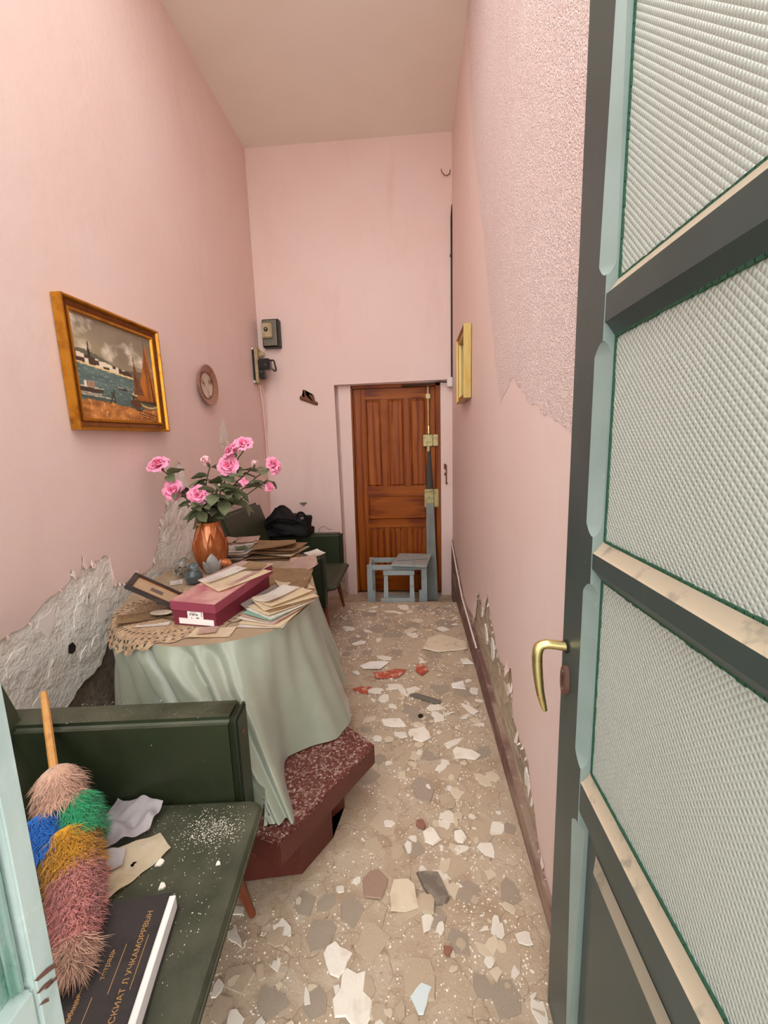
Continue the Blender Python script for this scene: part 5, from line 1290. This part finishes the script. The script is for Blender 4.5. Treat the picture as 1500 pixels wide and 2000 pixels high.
while cnt < 292 and tries < 20000:
    tries += 1
    y = .74+2.9*fr3.random()**1.35; x = fr3.uniform(-.6, .36)
    if fr3.random()*2.0 > dens(x, y) or not free(x, y, .012): continue
    s = fr3.choice((.006, .008, .010, .012, .014, .018, .024))*(1+.45*(y-1))
    o = O('plaster_flake', fm[fr3.randrange(len(fm))], None, None)
    o.location = (x, y, fz(x, y)+.0015+.3*s*.1); o.rotation_euler = (fr3.uniform(-.12, .12), fr3.uniform(-.12, .12), fr3.uniform(0, 6)); o.scale = (s, s, min(s, .016)*.9)
    mi = o.data.materials[0]; shade = 'white' if mi == M['flake'] else ('cream' if mi == M['flake_cream'] else 'beige')
    zone = 'along the skirting of the peeling wall' if x > .24 else ('beside the red step and tablecloth' if x < -.12 and y > 1.1 else ('near the front of the room' if y < 1.1 else ('in the middle of the floor' if y < 2.1 else 'towards the far step')))
    tag(o, 'small %s plaster flake on the dusty floor %s' % (shade, zone), 'plaster flake', '%s flakes %s' % (shade, zone)); cnt += 1
# crumbs nobody could count
bm = new(); made = 0; tries = 0
while made < 5200 and tries < 40000:
    tries += 1
    y = .74+2.9*fr3.random()**1.4; x = fr3.uniform(-.7, .372)
    if fr3.random()*1.7 > dens(x, y)+.15 or not free(x, y, .004): continue
    s = fr3.uniform(.0012, .0045)*(1+.4*(y-1)); z = fz(x, y)
    p = [bm.verts.new((x+s*math.cos(a)*fr3.uniform(.6, 1.3), y+s*math.sin(a)*fr3.uniform(.6, 1.3), z-.0005)) for a in (0, 1.6, 3.1, 4.6)]
    q = bm.verts.new((x+s*fr3.uniform(-.4, .4), y+s*fr3.uniform(-.4, .4), z+s*.8))
    for k in range(4): bm.faces.new((p[k], p[(k+1) % 4], q))
    made += 1
cr = O('plaster_crumbs', bm, M['flake'], None, smooth=False); tag(cr, 'fine white plaster crumbs and grit over the floor', 'crumbs', None, 'stuff')
# grit on the red step, the near seat and armrest
def crumbs(name, label, n, fn, parent_z, smin, smax, m_):
    bm = new()
    for _ in range(n):
        r = fn()
        if r is None: continue
        x, y, z = r; s = fr3.uniform(smin, smax)
        p = [bm.verts.new((x+s*math.cos(a)*fr3.uniform(.6, 1.3), y+s*math.sin(a)*fr3.uniform(.6, 1.3), z)) for a in (0, 1.6, 3.1, 4.6)]
        q = bm.verts.new((x, y, z+s*.7))
        for k in range(4): bm.faces.new((p[k], p[(k+1) % 4], q))
    o = O(name, bm, m_, None, smooth=False); tag(o, label, 'crumbs', None, 'stuff')
def on_step():
    x, y = fr3.uniform(-.55, -.18), fr3.uniform(1.09, 1.62)
    return (x, y, .2502) if in_poly(x, y, top) and not in_poly(x, y, [(p.x, p.y) for p in B3[::6]]) else None
crumbs('step_grit', 'pale plaster grit sprinkled on the red step', 520, on_step, 0, .0008, .0022, M['flake'])
def on_seat():
    if fr3.random() < .62: x, y = fr3.gauss(-.565, .045), fr3.gauss(.955, .028)
    else: x, y = fr3.uniform(-.80, -.48), fr3.uniform(.60, 1.03)
    return (x, y, SZ-.0005) if -.82 < x < -.475 and y < 1.035 else None
crumbs('seat_grit', 'white plaster dust and grit on the near green seat', 1100, on_seat, 0, .0005, .0017, M['flake'])
def on_arm():
    x, y = fr3.uniform(-1.05, -.60), fr3.uniform(-.05, .05)
    return (x, 1.125+.096*(x+.52)+y, .6795)
crumbs('armrest_grit', 'fine pale grit on the top of the near green armrest', 160, on_arm, 0, .0005, .0016, M['flake'])
for i, (x, y, s, lab) in enumerate([(-.655, .855, .010, 'larger white plaster chip on the green seat beside the beige paper'), (-.615, .80, .009, 'white plaster chip on the green seat above the black book'), (-.505, .86, .006, 'tiny white chip near the rounded front of the green seat')]):
    o = O('plaster_chip', chip_bm(random.Random(i), s, .004, .3), M['flake'], None, smooth=False); o.location = (x, y, SZ+.0005); tag(o, lab, 'plaster flake')
